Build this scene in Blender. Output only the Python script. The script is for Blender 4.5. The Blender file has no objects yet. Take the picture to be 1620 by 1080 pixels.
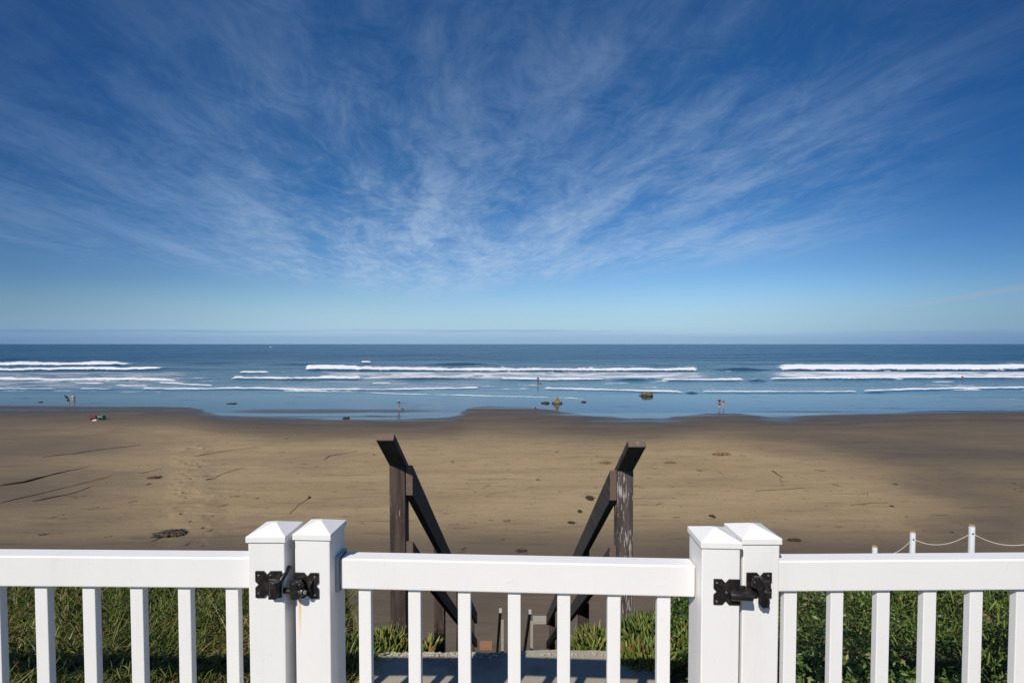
import bpy, bmesh, math, random
import numpy as np
from mathutils import Vector, Matrix
R = math.radians
random.seed(7)
C = bpy.context.scene.collection
scene = bpy.context.scene

# ------------------------------------------------------------------ camera
F = 720.0                  # focal length in photo pixels (1620 wide)
PITCH = R(1.5)             # looking slightly down
H = 9.5                    # eye height above the waterline
CY = 544 + F * math.tan(PITCH)
cam_d = bpy.data.cameras.new('camera')
cam_d.sensor_width = 36
cam_d.lens = 36 * F / 1620
cam_d.shift_y = (CY - 540) / 1620
cam_d.clip_start = 0.05
cam_d.clip_end = 90000
cam = bpy.data.objects.new('camera', cam_d)
cam.location = (0, 0, H)
cam.rotation_euler = (R(90) - PITCH, 0, 0)
C.objects.link(cam)
scene.camera = cam

def at(px, py, Y):
    """the point at distance Y that the photo shows at pixel px, py"""
    u = (px - 810) / F
    v = -(py - CY) / F
    dy = math.cos(PITCH) + v * math.sin(PITCH)
    dz = -math.sin(PITCH) + v * math.cos(PITCH)
    return Vector((u / dy * Y, Y, H + dz / dy * Y))

# ------------------------------------------------------------------ sun and sky
SUN_AZ, SUN_EL = R(30), R(42.2)       # light travels towards +X +Y
sun_d = bpy.data.lights.new('sun', 'SUN')
sun_d.energy = 4.55
sun_d.angle = R(0.5)
sun_d.color = (1.0, 0.94, 0.86)
sun = bpy.data.objects.new('sun', sun_d)
travel = Vector((math.sin(SUN_AZ) * math.cos(SUN_EL), math.cos(SUN_AZ) * math.cos(SUN_EL), -math.sin(SUN_EL)))
sun.rotation_euler = travel.to_track_quat('-Z', 'Y').to_euler()
sun.location = (0, 0, 60)
C.objects.link(sun)

scene.view_settings.view_transform = 'Standard'
scene.view_settings.look = 'None'
scene.view_settings.exposure = 0.0
scene.view_settings.gamma = 1.0

class NT:
    """small node-tree writer"""
    def __init__(s, tree):
        s.t = tree
        s.n = tree.nodes
        s.n.clear()
    def add(s, typ, **kw):
        n = s.n.new(typ)
        for k, v in kw.items():
            setattr(n, k, v)
        return n
    def set(s, sock, v):
        if hasattr(v, 'is_output'):
            s.t.links.new(v, sock)
        elif v is not None:
            if sock.type in ('RGBA',) and isinstance(v, (tuple, list)) and len(v) == 3:
                v = (*v, 1)
            sock.default_value = v
    def math(s, op, a, b=None, c=None, clamp=False):
        n = s.add('ShaderNodeMath', operation=op, use_clamp=clamp)
        s.set(n.inputs[0], a)
        if b is not None: s.set(n.inputs[1], b)
        if c is not None: s.set(n.inputs[2], c)
        return n.outputs[0]
    def vmath(s, op, a, b=None):
        n = s.add('ShaderNodeVectorMath', operation=op)
        s.set(n.inputs[0], a)
        if b is not None: s.set(n.inputs[1], b)
        return n.outputs[0]
    def mix(s, f, a, b, mode='MIX'):
        n = s.add('ShaderNodeMix', data_type='RGBA', blend_type=mode)
        s.set(n.inputs[0], f); s.set(n.inputs[6], a); s.set(n.inputs[7], b)
        return n.outputs[2]
    def sep(s, v):
        n = s.add('ShaderNodeSeparateXYZ'); s.set(n.inputs[0], v); return n.outputs
    def comb(s, x, y, z=0.0):
        n = s.add('ShaderNodeCombineXYZ')
        s.set(n.inputs[0], x); s.set(n.inputs[1], y); s.set(n.inputs[2], z)
        return n.outputs[0]
    def noise(s, v, scale, detail=4, rough=0.55, dist=0.0):
        n = s.add('ShaderNodeTexNoise')
        s.set(n.inputs['Vector'], v); n.inputs['Scale'].default_value = scale
        n.inputs['Detail'].default_value = detail; n.inputs['Roughness'].default_value = rough
        n.inputs['Distortion'].default_value = dist
        return n.outputs[0]
    def smooth(s, v, a, b, lo=0.0, hi=1.0):
        n = s.add('ShaderNodeMapRange', interpolation_type='SMOOTHSTEP')
        s.set(n.inputs[0], v)
        for i, x in ((1, a), (2, b), (3, lo), (4, hi)): s.set(n.inputs[i], x)
        return n.outputs[0]
    def scalev(s, v, x, y, z):
        return s.vmath('MULTIPLY', v, (x, y, z))
    def attr(s, name, out='Fac'):
        n = s.add('ShaderNodeAttribute', attribute_name=name)
        return n.outputs[out]

world = bpy.data.worlds.new('World')
scene.world = world
world.use_nodes = True
w = NT(world.node_tree)
sky = w.add('ShaderNodeTexSky', sky_type='NISHITA', sun_disc=False)
sky.sun_elevation = SUN_EL
sky.sun_rotation = R(210)
sky.altitude = 10
sky.air_density = 1.0
sky.dust_density = 0.4
sky.ozone_density = 2.0
dirv = w.add('ShaderNodeTexCoord').outputs['Generated']
dx, dy, dz = w.sep(dirv)
hs = w.add('ShaderNodeHueSaturation')
hs.inputs['Saturation'].default_value = 1.2
w.set(hs.inputs['Color'], sky.outputs[0])
gzz = w.math('DIVIDE', dz, w.math('MAXIMUM', dy, 0.05))
tint = w.mix(w.smooth(gzz, 0.10, 0.42), (0.66, 0.83, 1.03), (0.285, 0.625, 0.875))
base = w.mix(1.0, hs.outputs[0], tint, 'MULTIPLY')
base = w.mix(w.smooth(gzz, 0.0, 0.16, 0.9, 0.0), base, (3.85, 5.85, 7.60))
# cirrus: streaks on a high flat layer, seen in perspective
zc = w.math('ADD', w.math('MAXIMUM', dz, 0.0), 0.035)
cx = w.math('DIVIDE', dx, zc)
cy = w.math('DIVIDE', dy, zc)
A0 = R(-11)
acr = w.math('SUBTRACT', w.math('MULTIPLY', cx, math.cos(A0)), w.math('MULTIPLY', cy, math.sin(A0)))
alo = w.math('ADD', w.math('MULTIPLY', cx, math.sin(A0)), w.math('MULTIPLY', cy, math.cos(A0)))
pv = w.comb(acr, alo, 0.0)
warp = w.add('ShaderNodeTexNoise'); warp.inputs['Scale'].default_value = 0.9; warp.inputs['Detail'].default_value = 3
w.set(warp.inputs['Vector'], pv)
pw = w.vmath('ADD', pv, w.vmath('MULTIPLY', w.vmath('SUBTRACT', warp.outputs[1], (0.5, 0.5, 0.5)), (0.36, 0.75, 0)))
streak = w.noise(w.scalev(pw, 2.0, 0.50, 1), 1.0, 8, 0.60)
fine = w.noise(w.scalev(pw, 5.2, 3.2, 1), 1.0, 8, 0.74, 0.5)
patch = w.noise(w.scalev(pv, 0.34, 0.22, 1), 1.0, 2, 0.5)
cl = w.math('ADD', w.math('MULTIPLY', streak, 0.64), w.math('MULTIPLY', fine, 0.44))
cl = w.math('ADD', cl, w.math('MULTIPLY', w.math('SUBTRACT', patch, 0.5), 0.45))
cl = w.smooth(cl, 0.36, 0.80)
gx = w.math('DIVIDE', dx, w.math('MAXIMUM', dy, 0.05))
gz = w.math('DIVIDE', dz, w.math('MAXIMUM', dy, 0.05))
lowfade = w.smooth(w.math('SUBTRACT', gz, w.math('MULTIPLY', w.math('ABSOLUTE', w.math('ADD', gx, 0.2)), 0.10)), 0.075, 0.150)
hotspot = w.smooth(w.math('ADD', w.math('ABSOLUTE', w.math('MULTIPLY', w.math('ADD', gx, 0.20), 0.8)), w.math('ABSOLUTE', w.math('MULTIPLY', w.math('SUBTRACT', gz, 0.17), 1.6))), 0.05, 0.55, 1.0, 0.0)
rightfade = w.smooth(w.math('SUBTRACT', gx, w.math('MULTIPLY', gz, 0.9)), 0.25, 0.75, 1.0, 0.12)
topfade = w.smooth(gz, 0.18, 0.78, 1.0, 0.36)
cloud = w.math('MULTIPLY', w.math('MULTIPLY', cl, lowfade), w.math('MULTIPLY', rightfade, topfade))
cloud = w.math('MULTIPLY', cloud, w.math('MULTIPLY', w.smooth(gx, -1.05, -0.30, 0.60, 1.0), w.math('ADD', 0.60, w.math('MULTIPLY', hotspot, 0.36))))
CLOUDCOL = (4.6, 6.0, 7.8)
col = w.mix(cloud, base, CLOUDCOL)
# one thin long trail low on the right
tl = w.math('SUBTRACT', gz, w.math('ADD', 0.071, w.math('MULTIPLY', w.math('SUBTRACT', gx, 0.80), 0.165)))
tlw = w.math('ADD', 0.002, w.math('MULTIPLY', w.smooth(gx, 0.75, 1.15), 0.010))
tr = w.math('SUBTRACT', 1.0, w.math('DIVIDE', w.math('ABSOLUTE', tl), tlw), clamp=True)
tr = w.math('MULTIPLY', tr, w.smooth(gx, 0.72, 1.0, 0.0, 0.60))
col = w.mix(tr, col, (5.4, 6.2, 7.2))
# low grey-blue bank on the horizon
bn = w.noise(w.comb(w.math('MULTIPLY', gx, 2.2), w.math('MULTIPLY', gz, 60.0)), 1.0, 4, 0.5)
edge = w.math('ADD', 0.030, w.math('MULTIPLY', w.math('SUBTRACT', bn, 0.5), 0.022))
bank = w.math('MULTIPLY', w.smooth(w.math('SUBTRACT', edge, gz), -0.008, 0.024), 0.66)
col = w.mix(bank, col, (2.35, 3.80, 5.9))
ln_ = w.noise(w.comb(w.math('MULTIPLY', gx, 3.0), w.math('MULTIPLY', gz, 160.0)), 1.0, 3, 0.5)
wv_ = w.noise(w.comb(w.math('MULTIPLY', gx, 2.0), 4.0), 1.0, 2, 0.5)
lz = w.math('ABSOLUTE', w.math('SUBTRACT', gz, w.math('ADD', 0.028, w.math('MULTIPLY', w.math('SUBTRACT', wv_, 0.5), 0.012))))
lay = w.math('MULTIPLY', w.smooth(lz, 0.001, 0.0042, 1.0, 0.0), w.math('MULTIPLY', w.smooth(ln_, 0.35, 0.55), w.smooth(gx, 0.05, 0.35, 0.55, 0.0)))
col = w.mix(lay, col, (2.3, 3.7, 5.9))
side = w.smooth(w.math('ABSOLUTE', gx), 0.30, 1.25, 1.0, 0.62)
col = w.mix(1.0, col, w.comb(w.math('POWER', side, 1.30), w.math('POWER', side, 1.04), w.math('POWER', side, 0.72)), 'MULTIPLY')
bg = w.add('ShaderNodeBackground')
w.set(bg.inputs[0], col)
bg.inputs[1].default_value = 0.10
wo = w.add('ShaderNodeOutputWorld')
w.t.links.new(bg.outputs[0], wo.inputs[0])

# ------------------------------------------------------------------ helpers
def mat(name, build):
    m = bpy.data.materials.new(name)
    m.use_nodes = True
    t = NT(m.node_tree)
    p = t.add('ShaderNodeBsdfPrincipled')
    o = t.add('ShaderNodeOutputMaterial')
    t.t.links.new(p.outputs[0], o.inputs[0])
    build(t, p)
    return m

def bump(t, p, height, strength=0.3, dist=0.01):
    b = t.add('ShaderNodeBump')
    b.inputs['Strength'].default_value = strength
    b.inputs['Distance'].default_value = dist
    t.set(b.inputs['Height'], height)
    t.set(p.inputs['Normal'], b.outputs[0])

def coord(t, which='Object'):
    return t.add('ShaderNodeTexCoord').outputs[which]

def simple(name, colr, rough=0.6, var=0.15, scale=30, bumpd=0.002, metal=0.0):
    def f(t, p):
        n = t.noise(coord(t), scale, 4)
        t.set(p.inputs['Base Color'], t.mix(n, tuple(c * (1 - var) for c in colr), tuple(min(1, c * (1 + var)) for c in colr)))
        p.inputs['Roughness'].default_value = rough
        p.inputs['Metallic'].default_value = metal
        if bumpd: bump(t, p, n, 0.4, bumpd)
    return mat(name, f)

def add_box(bm, c, s, M=None, taper=None):
    """box centred at c, size s, optional rotation matrix about c"""
    vs = []
    for z in (-.5, .5):
        for x, y in ((-.5, -.5), (.5, -.5), (.5, .5), (-.5, .5)):
            v = Vector((x * s[0], y * s[1], z * s[2]))
            if M: v = M @ v
            vs.append(bm.verts.new(Vector(c) + v))
    for f in ((0, 3, 2, 1), (4, 5, 6, 7), (0, 1, 5, 4), (1, 2, 6, 5), (2, 3, 7, 6), (3, 0, 4, 7)):
        bm.faces.new([vs[i] for i in f])
    return vs

def add_prism(bm, pts, y0, y1, T=None):
    """outline in x,z extruded along y (anticlockwise seen from -y)"""
    T = T or (lambda v: v)
    a = [bm.verts.new(T(Vector((x, y0, z)))) for x, z in pts]
    b = [bm.verts.new(T(Vector((x, y1, z)))) for x, z in pts]
    n = len(pts)
    bm.faces.new(a); bm.faces.new(b[::-1])
    for i in range(n):
        j = (i + 1) % n
        bm.faces.new([a[j], a[i], b[i], b[j]])

def add_tube(bm, pts, rad, seg=8, flat=1.0):
    """tube through points, radius number or list"""
    pts = [Vector(p) for p in pts]
    rings = []
    for i, p in enumerate(pts):
        d = (pts[min(i + 1, len(pts) - 1)] - pts[max(i - 1, 0)]).normalized()
        s = d.cross(Vector((0, 0, 1)))
        if s.length < 1e-3: s = Vector((1, 0, 0))
        s.normalize()
        u = s.cross(d).normalized()
        r = rad[i] if isinstance(rad, (list, tuple)) else rad
        rings.append([bm.verts.new(p + (s * math.cos(2 * math.pi * k / seg) + u * math.sin(2 * math.pi * k / seg) * flat) * r) for k in range(seg)])
    for a, b in zip(rings, rings[1:]):
        for k in range(seg):
            bm.faces.new([a[k], a[(k + 1) % seg], b[(k + 1) % seg], b[k]])
    bm.faces.new(rings[0][::-1]); bm.faces.new(rings[-1])

def add_ball(bm, c, r, sub=2, M=None):
    M4 = Matrix.Translation(c) @ (M.to_4x4() if M else Matrix()) @ Matrix.Diagonal((*r, 1))
    return bmesh.ops.create_icosphere(bm, subdivisions=sub, radius=1, matrix=M4)['verts']

def link(o, parent):
    C.objects.link(o)
    if parent is not None: o.parent = parent
    return o

def base_of(parent):
    b = Vector((0, 0, 0))
    while parent is not None:
        b += parent.location
        parent = parent.parent
    return b

def obj(name, bm, m, parent=None, bevel=0.0, smooth=False, loc=None):
    """one mesh object; coordinates are given in the world, stored about the thing's base"""
    b = base_of(parent) if parent is not None else (Vector(loc) if loc is not None else Vector((0, 0, 0)))
    bmesh.ops.recalc_face_normals(bm, faces=bm.faces[:])
    for v in bm.verts: v.co -= b
    me = bpy.data.meshes.new(name)
    bm.to_mesh(me); bm.free()
    for mm in (m if isinstance(m, (list, tuple)) else [m]): me.materials.append(mm)
    if smooth:
        me.polygons.foreach_set('use_smooth', [True] * len(me.polygons))
    o = bpy.data.objects.new(name, me)
    link(o, parent)
    if parent is None and loc is not None: o.location = loc
    if bevel:
        mo = o.modifiers.new('bevel', 'BEVEL')
        mo.width = bevel; mo.segments = 2; mo.limit_method = 'ANGLE'; mo.angle_limit = R(40)
    return o

def tag(o, label=None, cat=None, group=None, kind=None):
    if label: o['label'] = label
    if cat: o['category'] = cat
    if group: o['group'] = group
    if kind: o['kind'] = kind
    return o

def thing(name, label, cat, loc, group=None):
    o = bpy.data.objects.new(name, None)
    o.empty_display_size = 0.1
    o.location = loc
    C.objects.link(o)
    return tag(o, label, cat, group)

def np_mesh(name, V, faces4=None, faces3=None, attrs=None, m=None, smooth=True, parent=None):
    me = bpy.data.meshes.new(name)
    V = np.asarray(V, dtype=np.float32)
    loops, starts, tot = [], [], 0
    parts = []
    if faces4 is not None and len(faces4): parts.append(np.asarray(faces4, dtype=np.int32))
    if faces3 is not None and len(faces3): parts.append(np.asarray(faces3, dtype=np.int32))
    for fa in parts:
        k = fa.shape[1]
        starts.append(np.arange(fa.shape[0], dtype=np.int32) * k + tot)
        loops.append(fa.ravel()); tot += fa.size
    me.vertices.add(len(V)); me.vertices.foreach_set('co', V.ravel())
    L = np.concatenate(loops); S = np.concatenate(starts)
    me.loops.add(len(L)); me.loops.foreach_set('vertex_index', L)
    me.polygons.add(len(S)); me.polygons.foreach_set('loop_start', S)
    me.update(calc_edges=True)
    me.validate()
    if smooth: me.polygons.foreach_set('use_smooth', np.ones(len(me.polygons), dtype=bool))
    for k, a in (attrs or {}).items():
        at_ = me.attributes.new(k, 'FLOAT', 'POINT')
        at_.data.foreach_set('value', np.asarray(a, dtype=np.float32))
    if m: me.materials.append(m)
    o = bpy.data.objects.new(name, me)
    link(o, parent)
    return o

def grid_faces(nr, nc):
    i = np.arange((nr - 1) * (nc - 1))
    r, c = i // (nc - 1), i % (nc - 1)
    a = r * nc + c
    return np.stack([a, a + 1, a + nc + 1, a + nc], 1)

def _h(ix, iy, seed):
    n = (ix * 374761393 + iy * 668265263 + seed * 974634521) & 0xffffffff
    n = ((n ^ (n >> 13)) * 1274126177) & 0xffffffff
    return ((n ^ (n >> 16)) & 0xffff) / 65535.0

def vnoise(x, y, seed=0, octaves=3):
    x = np.asarray(x, float); y = np.asarray(y, float)
    tot = 0; amp = 1; norm = 0
    for o in range(octaves):
        xi = np.floor(x).astype(np.int64); yi = np.floor(y).astype(np.int64)
        fx = x - xi; fy = y - yi
        fx = fx * fx * (3 - 2 * fx); fy = fy * fy * (3 - 2 * fy)
        a = _h(xi, yi, seed + o); b = _h(xi + 1, yi, seed + o); c = _h(xi, yi + 1, seed + o); d = _h(xi + 1, yi + 1, seed + o)
        tot = tot + amp * ((a * (1 - fx) + b * fx) * (1 - fy) + (c * (1 - fx) + d * fx) * fy)
        norm += amp; amp *= 0.5; x = x * 2.03 + 11.3; y = y * 2.03 + 5.7
    return tot / norm

def sst(x, a, b):
    t = np.clip((x - a) / (b - a), 0, 1)
    return t * t * (3 - 2 * t)

# ------------------------------------------------------------------ materials
def vinyl(name, stain=None):
    def f(t, p):
        co = coord(t)
        n = t.noise(co, 6, 4); g = t.noise(co, 90, 3, 0.6)
        c = t.mix(n, (0.81, 0.79, 0.755), (0.86, 0.84, 0.81))
        spk = t.smooth(t.noise(co, 55, 4, 0.75), 0.645, 0.72, 0.0, 0.35)
        c = t.mix(spk, c, (0.50, 0.47, 0.40))
        gm = t.noise(t.scalev(co, 14, 14, 1.6), 1.0, 5, 0.65)
        c = t.mix(t.smooth(gm, 0.52, 0.78, 0.0, 0.16), c, (0.52, 0.49, 0.43))
        if stain:
            sx, sz, ln = stain
            x, y, z = t.sep(co)
            wob = t.math('MULTIPLY', t.math('SUBTRACT', t.noise(t.scalev(co, 1, 1, 0.3), 30, 3), 0.5), 0.008)
            d = t.math('ABSOLUTE', t.math('SUBTRACT', t.math('ADD', x, wob), sx))
            m1 = t.smooth(d, 0.0008, 0.0075, 1.0, 0.0)
            below = t.math('SUBTRACT', sz, z)
            m2 = t.math('MULTIPLY', t.smooth(below, 0.0, 0.004), t.smooth(below, 0.01, ln, 1.0, 0.0))
            c = t.mix(t.math('MULTIPLY', t.math('MULTIPLY', m1, m2), 0.75), c, (0.80, 0.48, 0.14))
        t.set(p.inputs['Base Color'], c)
        p.inputs['Roughness'].default_value = 0.42
        bump(t, p, g, 0.12, 0.001)
    return mat(name, f)
M_vinyl = vinyl('white_vinyl')

def wood(name, paint, basecol=(0.050, 0.033, 0.027), along=2):
    def f(t, p):
        co = coord(t)
        s = [38, 38, 38]; s[along] = 3.0
        gr = t.noise(t.scalev(co, *s), 1.0, 6, 0.65)
        s2 = [190, 190, 190]; s2[along] = 15.0
        fl = t.noise(t.scalev(co, *s2), 1.0, 4, 0.6)
        big = t.noise(co, 7, 3)
        c = t.mix(t.smooth(gr, 0.3, 0.7), tuple(v * 0.55 for v in basecol), tuple(v * 1.7 for v in basecol))
        k = t.smooth(t.math('ADD', fl, t.math('MULTIPLY', t.math('SUBTRACT', big, 0.5), 0.45)), paint, paint + 0.05)
        c = t.mix(k, c, (0.42, 0.39, 0.36))
        t.set(p.inputs['Base Color'], c)
        p.inputs['Roughness'].default_value = 0.75
        bump(t, p, gr, 0.7, 0.004)
    return mat(name, f)
M_wood = wood('weathered_wood', 0.655)
M_wood_peel = wood('peeling_wood', 0.595, (0.062, 0.048, 0.042))
M_wood_rail = wood('dark_rail_wood', 0.72, (0.034, 0.029, 0.028), along=1)
def endgrain(t, p):
    co = coord(t)
    n = t.noise(co, 34, 5, 0.7)
    wv = t.add('ShaderNodeTexWave', wave_type='RINGS')
    wv.inputs['Scale'].default_value = 55; wv.inputs['Distortion'].default_value = 3
    t.set(wv.inputs['Vector'], co)
    c = t.mix(wv.outputs[1], (0.10, 0.062, 0.045), (0.17, 0.115, 0.085))
    c = t.mix(t.smooth(n, 0.56, 0.80, 0, 0.8), c, (0.40, 0.35, 0.31))
    t.set(p.inputs['Base Color'], c); p.inputs['Roughness'].default_value = 0.85
M_end = mat('end_grain_wood', endgrain)
M_redwood = simple('bare_orange_wood', (0.28, 0.145, 0.075), 0.8, 0.3, 40)
M_greywood = simple('silvered_wood', (0.34, 0.31, 0.27), 0.85, 0.3, 40)

def black_iron(t, p):
    n = t.noise(coord(t), 70, 4)
    t.set(p.inputs['Base Color'], t.mix(t.smooth(n, 0.45, 0.75), (0.014, 0.013, 0.014), (0.05, 0.036, 0.03)))
    p.inputs['Roughness'].default_value = 0.36
    p.inputs['Metallic'].default_value = 0.15
    bump(t, p, n, 0.25, 0.001)
M_iron = mat('black_coated_iron', black_iron)
M_steel = simple('bright_screw_steel', (0.55, 0.52, 0.48), 0.28, 0.1, 50, 0, 0.9)
M_bracket = simple('grey_bracket_metal', (0.42, 0.44, 0.46), 0.45, 0.1, 50, 0, 0.3)

def concrete(t, p):
    co = coord(t)
    n = t.noise(co, 5, 5); g = t.noise(co, 160, 3, 0.7)
    c = t.mix(n, (0.30, 0.255, 0.20), (0.42, 0.37, 0.30))
    c = t.mix(t.smooth(g, 0.5, 0.75), c, (0.22, 0.19, 0.16))
    st = t.noise(co, 3.1, 3)
    c = t.mix(t.smooth(st, 0.56, 0.66, 0, 0.5), c, (0.16, 0.12, 0.10))
    t.set(p.inputs['Base Color'], c); p.inputs['Roughness'].default_value = 0.9
    bump(t, p, g, 0.6, 0.003)
M_conc = mat('rough_concrete', concrete)

def soil(t, p):
    co = coord(t)
    n = t.noise(co, 3.0, 6, 0.65)
    g = t.noise(co, 25, 4, 0.65)
    c = t.mix(t.smooth(n, 0.35, 0.65), (0.030, 0.042, 0.013), (0.075, 0.065, 0.035))
    c = t.mix(t.smooth(g, 0.4, 0.7, 0, 0.6), c, (0.03, 0.05, 0.012))
    t.set(p.inputs['Base Color'], c); p.inputs['Roughness'].default_value = 0.95
    bump(t, p, g, 0.8, 0.05)
M_soil = mat('bluff_soil', soil)

def sand(t, p):
    co = coord(t)
    wet = t.attr('wet'); damp_and_dark = t.attr('damp_and_dark')
    x, y, z = t.sep(co)
    bands = t.noise(t.scalev(co, 0.05, 0.32, 0.0), 1.0, 6, 0.62, 0.6)
    mott = t.noise(t.scalev(co, 0.35, 0.8, 0.0), 1.0, 6, 0.62)
    streak = t.noise(t.scalev(co, 0.22, 2.6, 0.0), 1.0, 5, 0.6, 0.5)
    gr = t.noise(t.scalev(co, 1.0, 1.6, 0.0), 4.0, 7, 0.74)
    c = t.mix(t.smooth(bands, 0.3, 0.7), (0.300, 0.218, 0.120), (0.385, 0.287, 0.162))
    c = t.mix(t.smooth(mott, 0.48, 0.72, 0.0, 0.45), c, (0.215, 0.162, 0.100))
    c = t.mix(t.smooth(streak, 0.56, 0.72, 0.0, 0.60), c, (0.150, 0.116, 0.080))
    c = t.mix(t.smooth(gr, 0.54, 0.72, 0.0, 0.45), c, (0.10, 0.082, 0.062))
    big = t.noise(t.scalev(co, 0.045, 0.09, 0.0), 1.0, 5, 0.6, 1.2)
    c = t.mix(t.smooth(big, 0.50, 0.70, 0.0, 0.35), c, (0.185, 0.143, 0.098))
    spk = t.noise(t.scalev(co, 1.3, 2.4, 0.0), 1.0, 4, 0.75)
    c = t.mix(t.smooth(spk, 0.60, 0.68, 0.0, 0.75), c, (0.075, 0.060, 0.045))
    dm = t.smooth(t.math('ADD', damp_and_dark, t.math('MULTIPLY', t.math('SUBTRACT', bands, 0.5), 0.55)), 0.0, 1.0)
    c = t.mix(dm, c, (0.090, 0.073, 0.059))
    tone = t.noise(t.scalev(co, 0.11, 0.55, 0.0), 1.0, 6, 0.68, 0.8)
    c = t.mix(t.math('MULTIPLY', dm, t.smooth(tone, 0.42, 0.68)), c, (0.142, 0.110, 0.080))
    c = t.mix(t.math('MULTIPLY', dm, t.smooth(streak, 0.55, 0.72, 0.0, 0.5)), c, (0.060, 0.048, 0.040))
    c = t.mix(wet, c, (0.040, 0.042, 0.044))
    t.set(p.inputs['Base Color'], c)
    rg = t.math('SUBTRACT', 0.95, t.math('MULTIPLY', dm, 0.15))
    rip = t.noise(t.scalev(co, 0.10, 0.5, 0), 1.0, 4, 0.6)
    film = t.math('MULTIPLY', wet, t.smooth(rip, 0.25, 0.42, 0.55, 1.0))
    rgw = t.math('SUBTRACT', rg, t.math('MULTIPLY', film, t.math('SUBTRACT', rg, 0.05)))
    t.set(p.inputs['Roughness'], rgw)
    t.set(p.inputs['Specular IOR Level'], t.math('ADD', 0.12, t.math('MULTIPLY', film, 0.40)))
    # footprints trail and general lumps as relief
    v = t.add('ShaderNodeTexVoronoi'); v.inputs['Scale'].default_value = 1.0
    t.set(v.inputs['Vector'], t.scalev(co, 1.35, 1.15, 0.0))
    dent = t.smooth(v.outputs[0], 0.08, 0.24)
    px = t.math('SUBTRACT', x, t.math('MULTIPLY', y, -0.705))
    trail = t.math('MULTIPLY', t.smooth(t.math('ABSOLUTE', px), 0.4, 1.9, 1.0, 0.0), t.smooth(y, 45, 38, 0, 1))
    trail = t.math('MULTIPLY', trail, t.smooth(t.noise(co, 0.5, 2), 0.35, 0.6))
    hgt = t.math('ADD', t.math('MULTIPLY', gr, 0.35), t.math('MULTIPLY', streak, 0.5))
    hgt = t.math('ADD', hgt, t.math('MULTIPLY', t.math('MULTIPLY', dent, trail), 1.6))
    hgt = t.math('MULTIPLY', hgt, t.math('SUBTRACT', 1.0, t.math('MULTIPLY', t.math('MAXIMUM', wet, t.math('MULTIPLY', dm, 0.8)), 0.98)))
    bump(t, p, hgt, 1.0, 0.075)
M_sand = mat('beach_sand', sand)

def water(t, p):
    co = coord(t)
    foam = t.attr('foam'); lace = t.attr('lace')
    x, y, z = t.sep(co)
    fn = t.noise(t.scalev(co, 0.16, 0.16, 0.5), 1.0, 8, 0.74)
    fn2 = t.noise(t.scalev(co, 0.07, 0.20, 0.3), 1.0, 7, 0.72, 1.0)
    ff = t.math('ADD', foam, t.math('MULTIPLY', t.math('SUBTRACT', fn, 0.5), 2.6))
    ff = t.math('MULTIPLY', t.smooth(ff, 0.30, 0.75), t.smooth(foam, 0.02, 0.14))
    lf = t.math('MULTIPLY', t.smooth(t.math('ADD', fn2, t.math('MULTIPLY', lace, 0.16)), 0.52, 0.76), t.math('MULTIPLY', lace, 0.85))
    ff = t.math('MAXIMUM', ff, lf)
    far = t.smooth(y, 90, 330)
    deep = t.mix(far, (0.026, 0.066, 0.092), (0.005, 0.048, 0.118))
    pat = t.noise(t.scalev(co, 0.003, 0.006, 0), 1.0, 4, 0.6)
    deep = t.mix(t.smooth(pat, 0.45, 0.7, 0, 0.7), deep, (0.018, 0.085, 0.12))
    t.set(p.inputs['Base Color'], t.mix(ff, deep, (0.84, 0.85, 0.86)))
    t.set(p.inputs['Roughness'], t.math('ADD', t.math('ADD', 0.10, t.math('MULTIPLY', far, 0.12)), t.math('MULTIPLY', ff, 0.6)))
    t.set(p.inputs['Specular IOR Level'], t.math('SUBTRACT', t.math('SUBTRACT', 0.5, t.math('MULTIPLY', far, 0.27)), t.math('MULTIPLY', ff, 0.2)))
    p.inputs['IOR'].default_value = 1.333
    b1 = t.noise(t.scalev(co, 0.35, 0.9, 0), 1.0, 5, 0.6)
    b2 = t.noise(t.scalev(co, 0.05, 0.16, 0), 1.0, 5, 0.6)
    b3 = t.noise(t.scalev(co, 0.010, 0.032, 0), 1.0, 4, 0.55)
    hh = t.math('ADD', t.math('MULTIPLY', b1, 0.22), t.math('MULTIPLY', t.math('MULTIPLY', b2, far), 4.2))
    hh = t.math('ADD', hh, t.math('MULTIPLY', t.math('MULTIPLY', b3, far), 15.0))
    bump(t, p, t.math('MULTIPLY', hh, t.attr('chop')), 1.0, 0.8)
M_water = mat('sea_water', water)

# ------------------------------------------------------------------ beach sand
def sand_z(X, Y):
    X = np.asarray(X, float); Y = np.asarray(Y, float)
    z = np.where(Y > 62, (85 - Y) * 0.004, 0.092 + (62 - Y) * 0.0222)
    z = z + 0.10 * (vnoise(X * 0.08, Y * 0.12, 3, 3) - 0.5) * sst(62 - Y, 0, 12)
    return z
def sand_at(px, py):
    """where the photo's pixel px, py meets the sand"""
    Y = 30.0
    for _ in range(30):
        p = at(px, py, 1.0)
        X = p.x * Y
        Y = (H - float(sand_z(X, Y))) / (H - p.z)
    return Vector((p.x * Y, Y, float(sand_z(p.x * Y, Y))))

def ypx(X, Y, Z):
    """photo row of points (used to lay out wet areas in world positions)"""
    return 544 + (H - Z) / Y * F

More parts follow.
